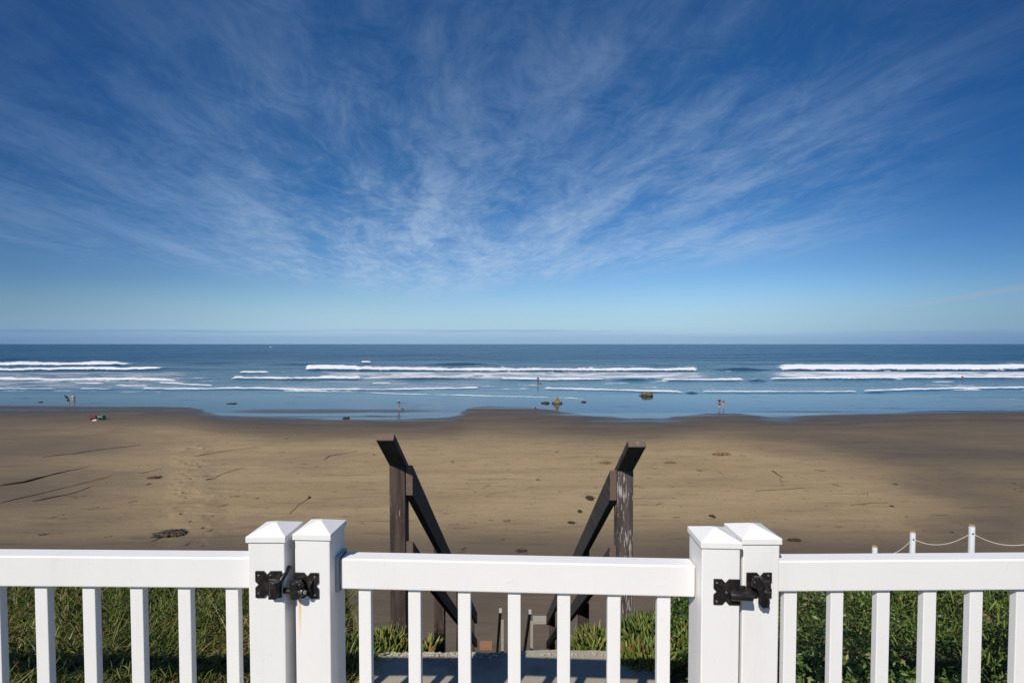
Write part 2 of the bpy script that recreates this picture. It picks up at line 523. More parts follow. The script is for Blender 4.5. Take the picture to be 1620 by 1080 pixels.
film_b = np.array([[-500, 640], [0, 645.5], [140, 645], [300, 645.5], [318, 650], [350, 657], [400, 661], [500, 663.5], [600, 663.5], [690, 662],
                   [722, 659], [733, 651], [742, 646], [765, 643], [800, 643.5], [840, 646], [880, 650.5], [910, 656], [940, 661], [1000, 664.5], [1050, 664.5],
                   [1085, 660], [1120, 655.5], [1170, 654], [1200, 657], [1225, 661], [1250, 663], [1270, 658], [1300, 656.5], [1380, 657], [1440, 653], [1480, 650.5], [1620, 652.5], [2100, 655]])
damp_b = np.array([[-500, 690], [0, 690], [250, 672], [430, 690], [700, 692], [900, 700], [1100, 690], [1230, 695], [1340, 700], [2100, 700]])
cols = np.linspace(-2.6, 2.6, 420)
rows = np.concatenate([np.geomspace(8.5, 52, 130), np.linspace(52.4, 95, 170), np.linspace(96, 170, 12)])
U, YY = np.meshgrid(cols, rows)
XX = U * YY
ZZ = sand_z(XX, YY)
PXg = 810 + U * F; PYg = ypx(XX, YY, ZZ)
fb = np.interp(PXg, film_b[:, 0], film_b[:, 1]) + (vnoise(XX * 0.10, YY * 0.05, 21, 4) - 0.5) * 6.5
fb = fb + (vnoise(XX * 0.55, YY * 0.2, 28, 3) - 0.5) * 1.6 + (vnoise(XX * 0.05, YY * 1.1, 29, 3) - 0.5) * 5.0
wet = 1 - sst(PYg, fb - 3.0, fb + 2.5)
sheen = (1 - sst(PYg, fb + 1, fb + 16)) * sst(vnoise(XX * 0.025, YY * 0.40, 23, 4), 0.40, 0.64) * 0.75
wet = np.maximum(wet, sheen)
streaky = sst(vnoise(XX * 0.03, YY * 0.5, 22, 3), 0.40, 0.62)
inner = np.maximum(sst(PXg, 310, 420) * (1 - sst(PXg, 640, 760)), 0.8 * sst(PXg, 1090, 1260)) * sst(PYg, 643, 650)
streaky = sst(vnoise(XX * 0.045 + YY * 0.02, YY * 0.42 + XX * 0.012, 22, 4), 0.34, 0.60)
wet = np.maximum(wet * (1 - inner * 0.40 * (1 - streaky)), 0)
damp_and_dark = 1 - sst(PYg, fb - 2, np.interp(PXg, damp_b[:, 0], damp_b[:, 1]) + 30)
near = 0.80 * sst(PYg, 790, 890)  # vignette-like shade painted into the colour of the near sand
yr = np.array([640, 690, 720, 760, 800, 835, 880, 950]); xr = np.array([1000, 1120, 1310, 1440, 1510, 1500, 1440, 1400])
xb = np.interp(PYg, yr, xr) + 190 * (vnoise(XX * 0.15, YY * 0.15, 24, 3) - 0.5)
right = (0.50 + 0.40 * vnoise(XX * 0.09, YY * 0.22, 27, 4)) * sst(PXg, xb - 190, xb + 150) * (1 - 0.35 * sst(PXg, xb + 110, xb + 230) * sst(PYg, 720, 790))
left = 0.78 * sst(800 - PXg, 250, 900) * (0.35 + 1.1 * vnoise(XX * 0.06, YY * 0.12, 25, 4))  # sand tone mottled and darker towards the left
damp_and_dark = np.clip(np.maximum(np.maximum(damp_and_dark, near), np.maximum(right, left)), 0, 1)
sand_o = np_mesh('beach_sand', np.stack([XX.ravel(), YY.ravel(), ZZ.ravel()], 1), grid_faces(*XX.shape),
                 attrs={'wet': wet.ravel(), 'damp_and_dark': damp_and_dark.ravel()}, m=M_sand)
tag(sand_o, kind='structure')

# ------------------------------------------------------------------ sea
rows_py = np.concatenate([np.array([544.12, 544.2, 544.35, 544.6, 545.0]), np.arange(545.4, 560, 0.45), np.arange(560, 632, 0.22)])[::-1]
Yr = 6840.0 / (rows_py - 544)
cols = np.concatenate([np.linspace(-3.2, -1.4, 40)[:-1], np.linspace(-1.4, 1.4, 700), np.linspace(1.4, 3.2, 40)[1:]])
U, YY = np.meshgrid(cols, Yr)
XX = U * YY
PX = 810 + U * F
foam = np.zeros_like(XX); lace = np.zeros_like(XX); hgt = np.zeros_like(XX)
def surf(pts, thick, amp, dens=1.0, taper=14, seed=1, back=1.0):
    """one line of white water: px/row points of its front foot, its depth in rows, its height in metres"""
    global foam, hgt
    pts = np.array(pts, float)
    x0, x1 = pts[0, 0], pts[-1, 0]
    c0, c1 = np.searchsorted(PX[0], [x0 - 3, x1 + 3])
    ylo = 6840.0 / (pts[:, 1].max() + 3 - 544); yhi = 6840.0 / max(pts[:, 1].min() - 3 - 3 * thick - 544, 2)
    r0, r1 = np.searchsorted(YY[:, 0], [ylo, yhi])
    if c1 <= c0 or r1 <= r0: return
    sl = (slice(r0, r1), slice(c0, c1))
    P, Y = PX[0, c0:c1], YY[r0:r1, 0][:, None]
    py = np.interp(P, pts[:, 0], pts[:, 1])
    ragged = (vnoise(P / 26.0, P * 0 + seed * 3.1, seed, 4) - 0.5)
    py = py + ragged * 1.1 + (vnoise(P / 5.0, P * 0 + seed * 1.7, seed + 9, 2) - 0.5) * 0.9
    Yf = 6840.0 / (py - 544)
    th = 1.45 * thick * (0.75 + 0.9 * (vnoise(P / 40.0, P * 0 + seed * 7.7, seed + 5, 3) - 0.25))
    eff = np.maximum(th - amp * F / Yf * 0.6, 0.6)
    dY = Yf * Yf / 6840.0 * eff
    t = (Y - Yf) / dY
    tx0 = -1e9 if x0 < -50 else x0
    tx1 = 1e9 if x1 > 1680 else x1
    tap = sst(P, tx0, tx0 + taper) * (1 - sst(P, tx1 - taper, tx1))
    f = dens * sst(t, -0.10, 0.10) * (1 - 0.75 * sst(t, 0.45 * back, 1.0 * back)) * (1 - sst(t, 0.9 * back, 2.2 * back)) * tap
    hh = 0.62 * amp * sst(Y - Yf, -2.4 - 0.4 * amp, 0.4) * (1 - sst((Y - Yf), 0.6 * dY + 1.5, 2.0 * dY + 7)) * tap * (0.8 + 0.5 * ragged)
    foam[sl] = np.maximum(foam[sl], f); hgt[sl] = np.maximum(hgt[sl], hh)
def swell(x0, x1, py, amp, wid=4.0):
    """an unbroken green face, not yet white"""
    global hgt
    Yf = 6840.0 / (py - 544)
    tap = sst(PX, x0, x0 + 0.5 * (x1 - x0)) * (1 - sst(PX, x1 - 0.5 * (x1 - x0), x1))
    d = YY - Yf + 6 * (vnoise(PX / 30.0, PX * 0 + py, 31, 3) - 0.5) * (Yf / 200.0)
    hh = 0.62 * amp * sst(d, -wid, 0) * (1 - sst(d, 1.0, wid * 4)) * tap
    hgt = np.maximum(hgt, hh)
def lacy(x0, x1, ya, yb, v):
    global lace
    py = 544 + 6840.0 / YY
    m = sst(PX, x0, x0 + 60) * (1 - sst(PX, x1 - 60, x1)) * sst(py, ya, ya + 2) * (1 - sst(py, yb - 2, yb))
    lace = np.maximum(lace, m * v)
surf([(-700, 578), (0, 577.6), (120, 577.6), (225, 577)], 4.8, 1.0, seed=1, taper=45)
surf([(-700, 587), (0, 586), (60, 585.5), (130, 584.5), (200, 585), (272, 583)], 3.4, 0.7, seed=2, taper=40)
surf([(-700, 600), (0, 601), (90, 602), (200, 602), (290, 603.5)], 4.2, 0.5, seed=3, taper=30)
surf([(240, 601), (300, 599), (370, 597.5)], 1.8, 0.2, 0.55, seed=33, taper=40)
surf([(104, 606.4), (172, 607)], 1.5, 0.15, 0.8, seed=4)
surf([(174, 610.2), (240, 611)], 1.6, 0.15, 0.8, seed=5)
surf([(243, 605.6), (290, 608.5), (342, 611)], 1.9, 0.2, 0.9, seed=6)
surf([(-700, 615), (0, 615.6), (97, 615.8)], 1.8, 0.2, 0.9, seed=7)
surf([(116, 615.6), (190, 616)], 1.6, 0.2, 0.8, seed=8)
surf([(218, 616), (310, 616.4), (400, 615.6), (480, 617.5), (575, 617.6)], 3.0, 0.3, 0.95, seed=9)
surf([(372, 590.6), (430, 590.6)], 3.2, 0.5, seed=10)
surf([(436, 589.4), (458, 589.6)], 1.4, 0.3, 0.7, seed=11)
surf([(360, 598.8), (440, 600), (520, 599.6), (577, 600)], 4.0, 0.6, seed=12)
surf([(575, 598), (660, 597.4), (700, 598.6), (762, 598)], 1.8, 0.5, 0.85, seed=13)
surf([(480, 584.8), (560, 585), (650, 587), (760, 588.2), (870, 588.4), (1000, 588.2), (1107, 586.6)], 6.6, 1.1, 1.1, seed=14, taper=10)
surf([(568, 574.4), (589, 574.6)], 2.8, 0.9, 1.1, seed=15, taper=6)
surf([(582, 606.8), (624, 607.4)], 2.0, 0.3, seed=16)
surf([(545, 617), (620, 617.4), (700, 615.6), (766, 614.6)], 2.6, 0.3, 0.9, seed=17)
surf([(440, 618.4), (560, 620), (600, 622.4), (700, 625), (800, 627.4), (880, 629), (935, 632)], 1.1, 0.06, 0.75, seed=18)
surf([(784, 600), (870, 601.6), (962, 600.6)], 3.4, 0.5, seed=19)
surf([(960, 600), (1045, 600)], 1.2, 0.6, 0.75, seed=20)
surf([(1040, 602), (1110, 602.4), (1182, 602.6)], 4.4, 0.6, seed=21)
surf([(856, 615.4), (960, 618), (1020, 620), (1085, 621.4)], 2.8, 0.3, seed=22)
surf([(1100, 615.6), (1142, 616)], 1.3, 0.2, 0.7, seed=23)
surf([(1106, 620.8), (1200, 621), (1364, 620.4)], 2.4, 0.3, seed=24)
surf([(1220, 584.6), (1300, 585.4), (1450, 585.2), (1620, 584.6), (2300, 584)], 8.4, 1.25, 1.15, seed=25, taper=30)
surf([(1214, 600.4), (1330, 599.6), (1480, 598.4), (1620, 597.6), (2300, 597)], 3.6, 0.55, seed=26)
surf([(1360, 619.4), (1440, 618), (1525, 615.6), (1620, 614.6), (2300, 613)], 3.0, 0.35, seed=27)
surf([(1500, 617.6), (1560, 617.4)], 1.2, 0.1, 0.7, seed=28)
surf([(1480, 633), (1560, 632.4), (1620, 632), (2000, 631)], 0.9, 0.05, 0.45, seed=29)
swell(640, 812, 576.5, 1.5, 5); swell(380, 600, 576, 0.9, 5); swell(1105, 1245, 584.5, 1.4, 4); swell(160, 205, 577.2, 1.2, 3)
swell(-60, 90, 569, 1.1, 6); swell(1170, 1225, 602.5, 0.7, 2.5); swell(955, 1050, 601.5, 0.75, 2.5); swell(570, 780, 599.4, 0.65, 2.5)
swell(1080, 1110, 622.2, 0.45, 1.2); swell(1355, 1420, 620.8, 0.3, 1.2); swell(1475, 1540, 598.8, 0.5, 2)
swell(1160, 1420, 572, 1.0, 8); swell(900, 1180, 579.5, 0.8, 5); swell(1450, 1800, 567, 1.2, 10); swell(250, 420, 574.5, .6, 5)
rs = np.random.default_rng(5)
for q in range(120):
    yq = rs.uniform(586, 621); xq = rs.uniform(-200, 1800); lq = rs.uniform(14, 110) * (0.5 + (yq - 580) / 60)
    if 1250 < xq and yq > 618: continue
    surf([(xq, yq), (xq + lq * .5, yq + rs.uniform(-.5, .5)), (xq + lq, yq + rs.uniform(-.7, .7))], rs.uniform(0.5, 1.3), 0.05, rs.uniform(0.25, 0.62), seed=100 + q, taper=lq * .4)
lacy(-300, 330, 586, 615, 0.75); lacy(480, 1150, 588, 600, 1.0); lacy(1190, 1900, 586, 599, 1.15); lacy(400, 800, 600, 616, 0.55); lacy(800, 1900, 603, 614, 0.35)
sw = 0.28 * np.sin(YY / 7.5 + 3 * vnoise(XX * .006, YY * .01, 41, 2)) * sst(YY, 100, 170) * (1 - sst(YY, 500, 900))
sw = sw * vnoise(XX * 0.012, YY * 0.03, 42, 2) * 1.6
far_sw = 0.9 * (vnoise(XX * 0.004, YY * 0.018, 43, 3) - 0.5) * sst(YY, 200, 420) * (1 - sst(YY, 3000, 6000))
ripple = 0.10 * (vnoise(XX * 0.06, YY * 0.45, 44, 3) - 0.5) * sst(YY, 84, 95) * (1 - sst(YY, 140, 200))
ZW = hgt + sw + far_sw + ripple
chop = np.clip(0.22 + 0.78 * sst(YY, 84, 130), 0, 1)
sea = np_mesh('sea_water', np.stack([XX.ravel(), YY.ravel(), ZW.ravel()], 1), grid_faces(*XX.shape),
              attrs={'foam': foam.ravel(), 'lace': lace.ravel(), 'chop': chop.ravel()}, m=M_water)
tag(sea, kind='structure')

# ------------------------------------------------------------------ bluff and path
YARD = 7.9
def bluff_edge(X):
    X = np.asarray(X, float)
    e = 3.0 + 0.5 * (vnoise(X * 0.6, X * 0, 51, 2) - 0.5)
    mid = sst(np.abs(X + 0.02), 0.72, 1.15)
    return 2.29 * (1 - mid) + e * mid
def bluff_z(X, Y):
    X = np.asarray(X, float); Y = np.asarray(Y, float)
    e = bluff_edge(X)
    n = vnoise(X * 0.9, Y * 0.9, 52, 3) - 0.5
    d = np.maximum(Y - e, 0)
    mid = 1 - sst(np.abs(X), 0.8, 1.6)
    z = YARD - 0.02 - d * (0.86 + 0.10 * mid) - 0.9 * mid * sst(d, 0.0, 0.10) + n * (0.05 + 0.30 * sst(d, 0.8, 3)) * (1 - mid * 0.7) * sst(Y, 1.4, 1.8)
    return z
xs = np.concatenate([np.linspace(-60, -5, 60)[:-1], np.linspace(-5, 5, 160), np.linspace(5, 60, 60)[1:]])
ys = np.concatenate([np.linspace(-9, 1.2, 14)[:-1], np.linspace(1.2, 4.2, 70), np.linspace(4.3, 13.5, 60)])
XB, YB = np.meshgrid(xs, ys)
ZB = bluff_z(XB, YB)
bl = np_mesh('bluff_ground', np.stack([XB.ravel(), YB.ravel(), ZB.ravel()], 1), grid_faces(*XB.shape), m=M_soil)
tag(bl, kind='structure')

bm = bmesh.new()
# slab with a chipped front edge
n = 40
x0, x1 = -0.735, 0.70
top, bot, back = [], [], []
for i in range(n + 1):
    x = x0 + (x1 - x0) * i / n
    yf = 2.305 + 0.035 * (float(vnoise(x * 14, 0.3, 61, 3)) - 0.5) + (0.02 if x > 0.05 else 0)
    top.append(bm.verts.new((x, yf, YARD + 0.012)))
    bot.append(bm.verts.new((x, yf + 0.01, YARD - 0.14)))
    back.append(bm.verts.new((x, -3.0, YARD + 0.012)))
for i in range(n):
    bm.faces.new([back[i], back[i + 1], top[i + 1], top[i]])
    bm.faces.new([top[i], top[i + 1], bot[i + 1], bot[i]])
for a in (0, n):
    q = bm.verts.new((top[a].co.x, -3.0, YARD - 0.14))
    bm.faces.new([back[a], top[a], bot[a], q])
tag(obj('path', bm, M_conc), kind='structure')

# ------------------------------------------------------------------ white fence and gate
PW = 0.1016
def post_mesh(bm, T, x0, w, zt, zb):
    add_prism(bm, [(x0, zb), (x0 + w, zb), (x0 + w, zt), (x0, zt)], 0, w, T)
def cap_mesh(bm, T, x0, w, zt):
    o = 0.0045
    a, b = x0 - o, x0 + w + o
    y0, y1 = -o, w + o
    zb, zm, za = zt - 0.003, zt + 0.0135, zt + 0.0345
    def ring(a, b, y0, y1, z): return [bm.verts.new(T(Vector(v))) for v in ((a, y0, z), (b, y0, z), (b, y1, z), (a, y1, z))]
    r0, r1 = ring(a, b, y0, y1, zb), ring(a, b, y0, y1, zm)
    cxm, cym = (a + b) / 2, (y0 + y1) / 2
    r2 = ring(cxm - .006, cxm + .006, cym - .006, cym + .006, za)
    bm.faces.new(r0[::-1]); bm.faces.new(r2)
    for p, q in ((r0, r1), (r1, r2)):
        for k in range(4):
            bm.faces.new([p[k], p[(k + 1) % 4], q[(k + 1) % 4], q[k]])
def line_T(ax, ay, bx, by):
    """local x runs along the fence from a to b, local y away from the viewer"""
    ang = math.atan2(by - ay, bx - ax)
    c, s = math.cos(ang), math.sin(ang)
    def T(v): return Vector((ax + v.x * c - v.y * s, ay + v.x * s + v.y * c, v.z))
    return T
def loc_x(px, ax, ay, bx, by, off):
    """distance along the line a-b (shifted back by off) where photo column px falls"""
    u = (px - 810) / F
    ang = math.atan2(by - ay, bx - ax)
    c, s = math.cos(ang), math.sin(ang)
    # ax + t c - off s = u (ay + t s + off c)
    return (u * (ay + off * c) - ax + off * s) / (c - u * s)
RT, RH = 0.048, 0.089        # rail thickness and height
BW, BD = 0.0372, 0.0205      # baluster width and depth
def rail_mesh(bm, T, xa, xb, y0, za, zb, h=RH, th=RT):
    vs = [bm.verts.new(T(Vector(v))) for v in ((xa, y0, za - h), (xb, y0, zb - h), (xb, y0 + th, zb - h), (xa, y0 + th, za - h),
                                               (xa, y0, za), (xb, y0, zb), (xb, y0 + th, zb), (xa, y0 + th, za))]
    for f in ((0, 3, 2, 1), (4, 5, 6, 7), (0, 1, 5, 4), (1, 2, 6, 5), (2, 3, 7, 6), (3, 0, 4, 7)):
        bm.faces.new([vs[i] for i in f])

def butterfly(cx, cz, w, h, cut):
    """outline of a hinge plate with a notch in each free side"""
    a, b = w / 2, h / 2
    P = [(-a, -b), (-cut * 1.1, -b), (-cut * .3, -b + cut * .9), (cut * .5, -b), (a, -b), (a, b), (cut * .5, b), (-cut * .3, b - cut * .9), (-cut * 1.1, b), (-a, b),
         (-a, cut * .75), (-a + cut * .75, 0), (-a, -cut * .75)]
    return [(cx + x, cz + z) for x, z in P]
def mirror(P, cx): return [(2 * cx - x, z) for x, z in P][::-1]

BASE = YARD + 0.005
ZTOP = H - 0.547             # top of the post bodies under their caps
# fixed left stretch
aL = (-3.2, 1.25); bL = (-0.632, 1.25)
T = line_T(*aL, *bL)
ff = thing('white_fence', 'white vinyl picket fence section left of the gate, with long grass behind it', 'fence', (-1.9, 1.30, YARD), 'white fence sections')
L = bL[0] - aL[0]
for nm, xx in (('post', L - PW), ('post', -PW)):
    bm = bmesh.new(); post_mesh(bm, T, xx, PW, ZTOP, BASE)
    po = obj(nm, bm, M_vinyl, ff, 0.003)
    bm = bmesh.new(); cap_mesh(bm, T, xx, PW, ZTOP)
    obj('post_cap', bm, M_vinyl, po, 0.0015)
    if nm == 'post' and xx > 0: post_left = po
zl0, zl1 = H - 0.595, H - 0.6128
bm = bmesh.new(); rail_mesh(bm, T, 0, L - PW - 0.0005, 0.04, zl0, zl1); obj('top_rail', bm, M_vinyl, ff, 0.004)
bm = bmesh.new(); rail_mesh(bm, T, 0, L - PW - 0.0005, 0.04, BASE + .15, BASE + .15); obj('bottom_rail', bm, M_vinyl, ff, 0.004)
for i in range(-12, 5):
    pxc = 54 + 76.6 * i
    x = loc_x(pxc, *aL, *bL, 0.0537)
    if x < 0.03: continue
    zt = zl0 + (zl1 - zl0) * x / L - RH
    bm = bmesh.new()
    add_prism(bm, [(x - BW / 2, BASE + .15), (x + BW / 2, BASE + .15), (x + BW / 2, zt), (x - BW / 2, zt)], 0.0537, 0.0537 + BD, T)
    obj('baluster', bm, M_vinyl, ff, 0.002)
# fixed right stretch
aR = (0.6395, 1.245); bR = (3.2, 1.245)
T = line_T(*aR, *bR)
fr = thing('white_fence', 'white vinyl picket fence section right of the gate, with leafy green hedge behind it', 'fence', (1.9, 1.30, YARD), 'white fence sections')
L = bR[0] - aR[0]
for xx in (0, L):
    bm = bmesh.new(); post_mesh(bm, T, xx, PW, ZTOP - 0.003, BASE)
    po = obj('post', bm, M_vinyl, fr, 0.003)
    bm = bmesh.new(); cap_mesh(bm, T, xx, PW, ZTOP - 0.003)
    obj('post_cap', bm, M_vinyl, po, 0.0015)
    if xx == 0: post_right = po
zr0, zr1 = H - 0.620, H - 0.603
bm = bmesh.new(); rail_mesh(bm, T, PW + 0.0005, L, 0.04, zr0, zr1); obj('top_rail', bm, M_vinyl, fr, 0.004)
bm = bmesh.new(); rail_mesh(bm, T, PW + 0.0005, L, 0.04, BASE + .15, BASE + .15); obj('bottom_rail', bm, M_vinyl, fr, 0.004)
for i in range(0, 17):
    pxc = 1257.5 + 74.6 * i
    x = loc_x(pxc, *aR, *bR, 0.0537)
    if x > L - 0.03: continue
    zt = zr0 + (zr1 - zr0) * x / L - RH
    bm = bmesh.new()
    add_prism(bm, [(x - BW / 2, BASE + .15), (x + BW / 2, BASE + .15), (x + BW / 2, zt), (x - BW / 2, zt)], 0.0537, 0.0537 + BD, T)
    obj('baluster', bm, M_vinyl, fr, 0.002)
# the gate
aG = (-0.6145, 1.272); bG = (0.617, 1.215)
TG = line_T(*aG, *bG)
gate = thing('white_gate', 'closed white vinyl picket gate with black iron hinge and latch between the two fence sections', 'gate', (0, 1.27, YARD))
LG = math.hypot(bG[0] - aG[0], bG[1] - aG[1])
ZG = H - 0.5487
hz = at(480, 925, 1.27).z
stain_x = at(474, 950, 1.27).x - gate.location.x
M_stain = vinyl('rust_stained_vinyl', (stain_x, at(474, 945, 1.27).z - YARD, 0.14))
for xx, mm in ((0, M_stain), (LG - PW, M_vinyl)):
    bm = bmesh.new(); post_mesh(bm, TG, xx, PW, ZG, BASE + .05)
    po = obj('gate_post', bm, mm, gate, 0.003)
    if xx == 0: po['label'] = 'gate post with a thin orange rust streak under the hinge'
    bm = bmesh.new(); cap_mesh(bm, TG, xx, PW, ZG)
    obj('post_cap', bm, M_vinyl, po, 0.0015)
zg = H - 0.6225
bm = bmesh.new(); rail_mesh(bm, TG, PW + 0.012, LG - PW - 0.004, 0.038, zg, zg + 0.002); obj('top_rail', bm, M_vinyl, gate, 0.004)
bm = bmesh.new(); rail_mesh(bm, TG, PW + 0.002, LG - PW - 0.002, 0.038, BASE + .2, BASE + .2); obj('bottom_rail', bm, M_vinyl, gate, 0.004)
for pxc in (573.6, 653.3, 733.4, 813.7, 893.4, 974.1, 1054.1):
    x = loc_x(pxc, *aG, *bG, 0.0517)
    bm = bmesh.new()
    add_prism(bm, [(x - BW / 2, BASE + .2), (x + BW / 2, BASE + .2), (x + BW / 2, zg - RH + 0.001), (x - BW / 2, zg - RH + 0.001)], 0.0517, 0.0517 + BD, TG)
    obj('baluster', bm, M_vinyl, gate, 0.002)
# sleeve bracket where the top rail meets the hinge post
bm = bmesh.new()
for z0, z1, y0, y1 in ((zg - RH - .004, zg + .004, .033, .036), (zg - RH - .004, zg + .004, .088, .091), (zg + .004, zg + .007, .033, .091), (zg - RH - .007, zg - RH - .004, .033, .091)):
    add_prism(bm, [(PW, z0), (PW + .011, z0), (PW + .011, z1), (PW, z1)], y0, y1, TG)
obj('rail_bracket', bm, M_bracket, gate)

def screw(bm, T, x, z, y, r=0.0034):
    cs = [T(Vector((x + r * math.cos(k * math.pi / 4), y, z + r * math.sin(k * math.pi / 4)))) for k in range(8)]
    cb = [T(Vector((x + r * .55 * math.cos(k * math.pi / 4), y - .003, z + r * .55 * math.sin(k * math.pi / 4)))) for k in range(8)]
    a = [bm.verts.new(v) for v in cs]; b = [bm.verts.new(v) for v in cb]
    bm.faces.new(b)
    for k in range(8): bm.faces.new([a[k], a[(k + 1) % 8], b[(k + 1) % 8], b[k]])
def rod(bm, T, a, b, r, seg=12):
    add_tube(bm, [T(Vector(a)), T(Vector(b))], r, seg)

# hinge: leaf on the fixed post, leaf on the gate post, springed knuckles between
TL = line_T(*aL, *bL); oxL = -aL[0]
s = 1.25 / F
cxl, czl = at(425.5, 923, 1.25).x + oxL, at(425.5, 923, 1.25).z
bm = bmesh.new()
add_prism(bm, butterfly(cxl, czl, 41.5 * s, 43 * s, 0.0115), -0.0045, 0.0, TL)
hp = obj('hinge_plate', bm, M_iron, post_left, 0.0008)
bm = bmesh.new()
bm.free()
for qx, qz in ((-15, 15), (-15, -14), (4, 15)):
    bm = bmesh.new(); screw(bm, TL, cxl + qx * s, czl + qz * s, -0.0045); obj('screw', bm, M_steel, hp)
bm = bmesh.new()
ke = cxl + 17 * s
rod(bm, TL, (ke - .002, -.020, czl - .020), (ke - .002, -.020, czl + .019), 0.0145, 16)
add_prism(bm, [(ke - .024, czl - .036), (ke - .003, czl - .036), (ke + .004, czl - .024), (ke + .004, czl + .02), (ke - .024, czl + .02)], -0.016, -0.0045, TL)
rod(bm, TL, (ke + .008, -.014, czl + .012), (ke + .020, .020, czl + .040), 0.0065, 8)
obj('knuckle', bm, M_iron, hp, 0.0012, True)
cg, czg = loc_x(480.5, *aG, *bG, 0), at(480.5, 925, 1.27).z
bm = bmesh.new()
add_prism(bm, mirror(butterfly(cg, czg, 41.5 * s, 42 * s, 0.0115), cg), -0.0045, 0.0, TG)
hg = obj('hinge', bm, M_iron, gate, 0.0008)
bm = bmesh.new()
rod(bm, TG, (cg - .020, -.020, czg - .024), (cg - .020, -.020, czg + .022), 0.0165, 16)
rod(bm, TG, (cg - .052, -.024, czg - .004), (cg + .004, -.026, czg - .006), 0.0075, 12)
rod(bm, TG, (cg - .004, -.026, czg - .006), (cg + .006, -.027, czg - .006), 0.0115, 6)
add_ball(bm, TG(Vector((cg - .008, -.022, czg + .010))), (0.013, 0.010, 0.012), 2)
add_prism(bm, [(cg + .004, czg - .026), (cg + .022, czg - .024), (cg + .017, czg), (cg + .022, czg + .016), (cg + .006, czg + .014)], -0.012, -0.0045, TG)
obj('knuckle', bm, M_iron, hg, 0.001, True)
bm = bmesh.new()
rod(bm, TG, (cg + .006, -.027, czg - .006), (cg + .012, -.0275, czg - .006), 0.006, 10)
obj('bolt_end', bm, M_steel, hg)
for qz in (15, -15):
    bm = bmesh.new(); screw(bm, TG, cg + 15 * s, czg + qz * s, -0.0045); obj('screw', bm, M_steel, hg)
# latch: strike plate with a bar on the gate post, catch and lever on the fixed post
cl_, zl_ = loc_x(1154, *aG, *bG, 0), at(1154, 934, 1.22).z
s2 = 1.22 / F
bm = bmesh.new()
add_prism(bm, butterfly(cl_, zl_, 41.5 * s2, 41 * s2, 0.0115), -0.0045, 0.0, TG)
lt = obj('latch', bm, M_iron, gate, 0.0008)
bm = bmesh.new()
rod(bm, TG, (cl_ + .004, -.014, zl_ - .003), (cl_ + .060, -.016, zl_ - .003), 0.0125, 14)
add_prism(bm, [(cl_ + .008, zl_ - .013), (cl_ + .026, zl_ - .013), (cl_ + .026, zl_ + .010), (cl_ + .008, zl_ + .010)], -0.0155, -0.0045, TG)
add_prism(bm, [(cl_ + .028, zl_ - .017), (cl_ + .047, zl_ - .017), (cl_ + .047, zl_ + .021), (cl_ + .028, zl_ + .021)], -0.0125, -0.0050, TG)
obj('latch_bar', bm, M_iron, lt, 0.001, True)
bm = bmesh.new()
bm.free()
for qx, qz in ((-16, 15), (-16, -15), (-1, -.5)):
    bm = bmesh.new(); screw(bm, TG, cl_ + qx * s2, zl_ + qz * s2, -0.0045); obj('screw', bm, M_steel, lt)
TR = line_T(*aR, *bR)
s3 = 1.245 / F
cr, zr = at(1200, 924.5, 1.245).x - aR[0], at(1200, 924.5, 1.245).z
bm = bmesh.new()
add_prism(bm, mirror(butterfly(cr, zr, 40.5 * s3, 41 * s3, 0.0115), cr), -0.0045, 0.0, TR)
lc = obj('latch_catch', bm, M_iron, post_right, 0.0008)
bm = bmesh.new()
rod(bm, TR, (cr - .028, -.018, zr + .016), (cr + .018, -.018, zr + .010), 0.0125, 14)
add_prism(bm, [(cr - .026, zr + .036), (cr - .006, zr + .036), (cr + .006, zr + .006), (cr + .012, zr - .024), (cr + .013, zr - .046), (cr - .002, zr - .050), (cr - .012, zr - .040), (cr - .012, zr - .010), (cr - .022, zr + .008)], -0.030, -0.020, TR)
add_prism(bm, [(cr + .006, zr - .022), (cr + .024, zr - .020), (cr + .024, zr + .002), (cr + .008, zr + .004)], -0.018, -0.0045, TR)
add_tube(bm, [TR(Vector(v)) for v in ((cr - .012, -.034, zr + .036), (cr - .002, -.036, zr + .018), (cr + .006, -.036, zr - .004), (cr + .009, -.034, zr - .030), (cr + .008, -.030, zr - .046))], 0.0042, 8)
obj('latch_lever', bm, M_iron, lc, 0.001, True)
bm = bmesh.new()
screw(bm, TR, cr + 14 * s3, zr + 16 * s3, -0.0045); obj('screw', bm, M_steel, lc)
bm = bmesh.new(); rod(bm, TR, (cr + .008, -.0215, zr - .008), (cr + .020, -.0205, zr - .010), 0.0016, 6)
obj('spring_pin', bm, M_steel, lc)
bm = bmesh.new(); rod(bm, TR, (cr - .001, -.0405, zr + .002), (cr - .001, -.036, zr + .002), 0.003, 8)
obj('rivet', bm, M_steel, lc)

# ------------------------------------------------------------------ wooden staircase down the bluff
SL = 0.78
st = thing('wooden_staircase', 'steep dark weathered wooden staircase with railings going down to the beach', 'staircase', (0, 2.5, YARD))
XL, XR = -0.643, 0.636
Y0 = 2.53
ZPL, ZPR = at(627, 736, Y0).z, at(988, 744, Y0).z
ang = math.atan(SL)
def sloped(bm, xa, xb, ya, yb, z_at, th, endface=True):
    """board running down the slope; z_at(y) gives its underside, th its plumb depth"""
    v = []
    for y in (ya, yb):
        z = z_at(y)
        if not endface or True:
            v += [bm.verts.new((xa, y, z)), bm.verts.new((xb, y, z)), bm.verts.new((xb, y, z + th)), bm.verts.new((xa, y, z + th))]
    for f in ((0, 1, 2, 3), (7, 6, 5, 4), (0, 4, 5, 1), (1, 5, 6, 2), (2, 6, 7, 3), (3, 7, 4, 0)):
        bm.faces.new([v[i] for i in f])
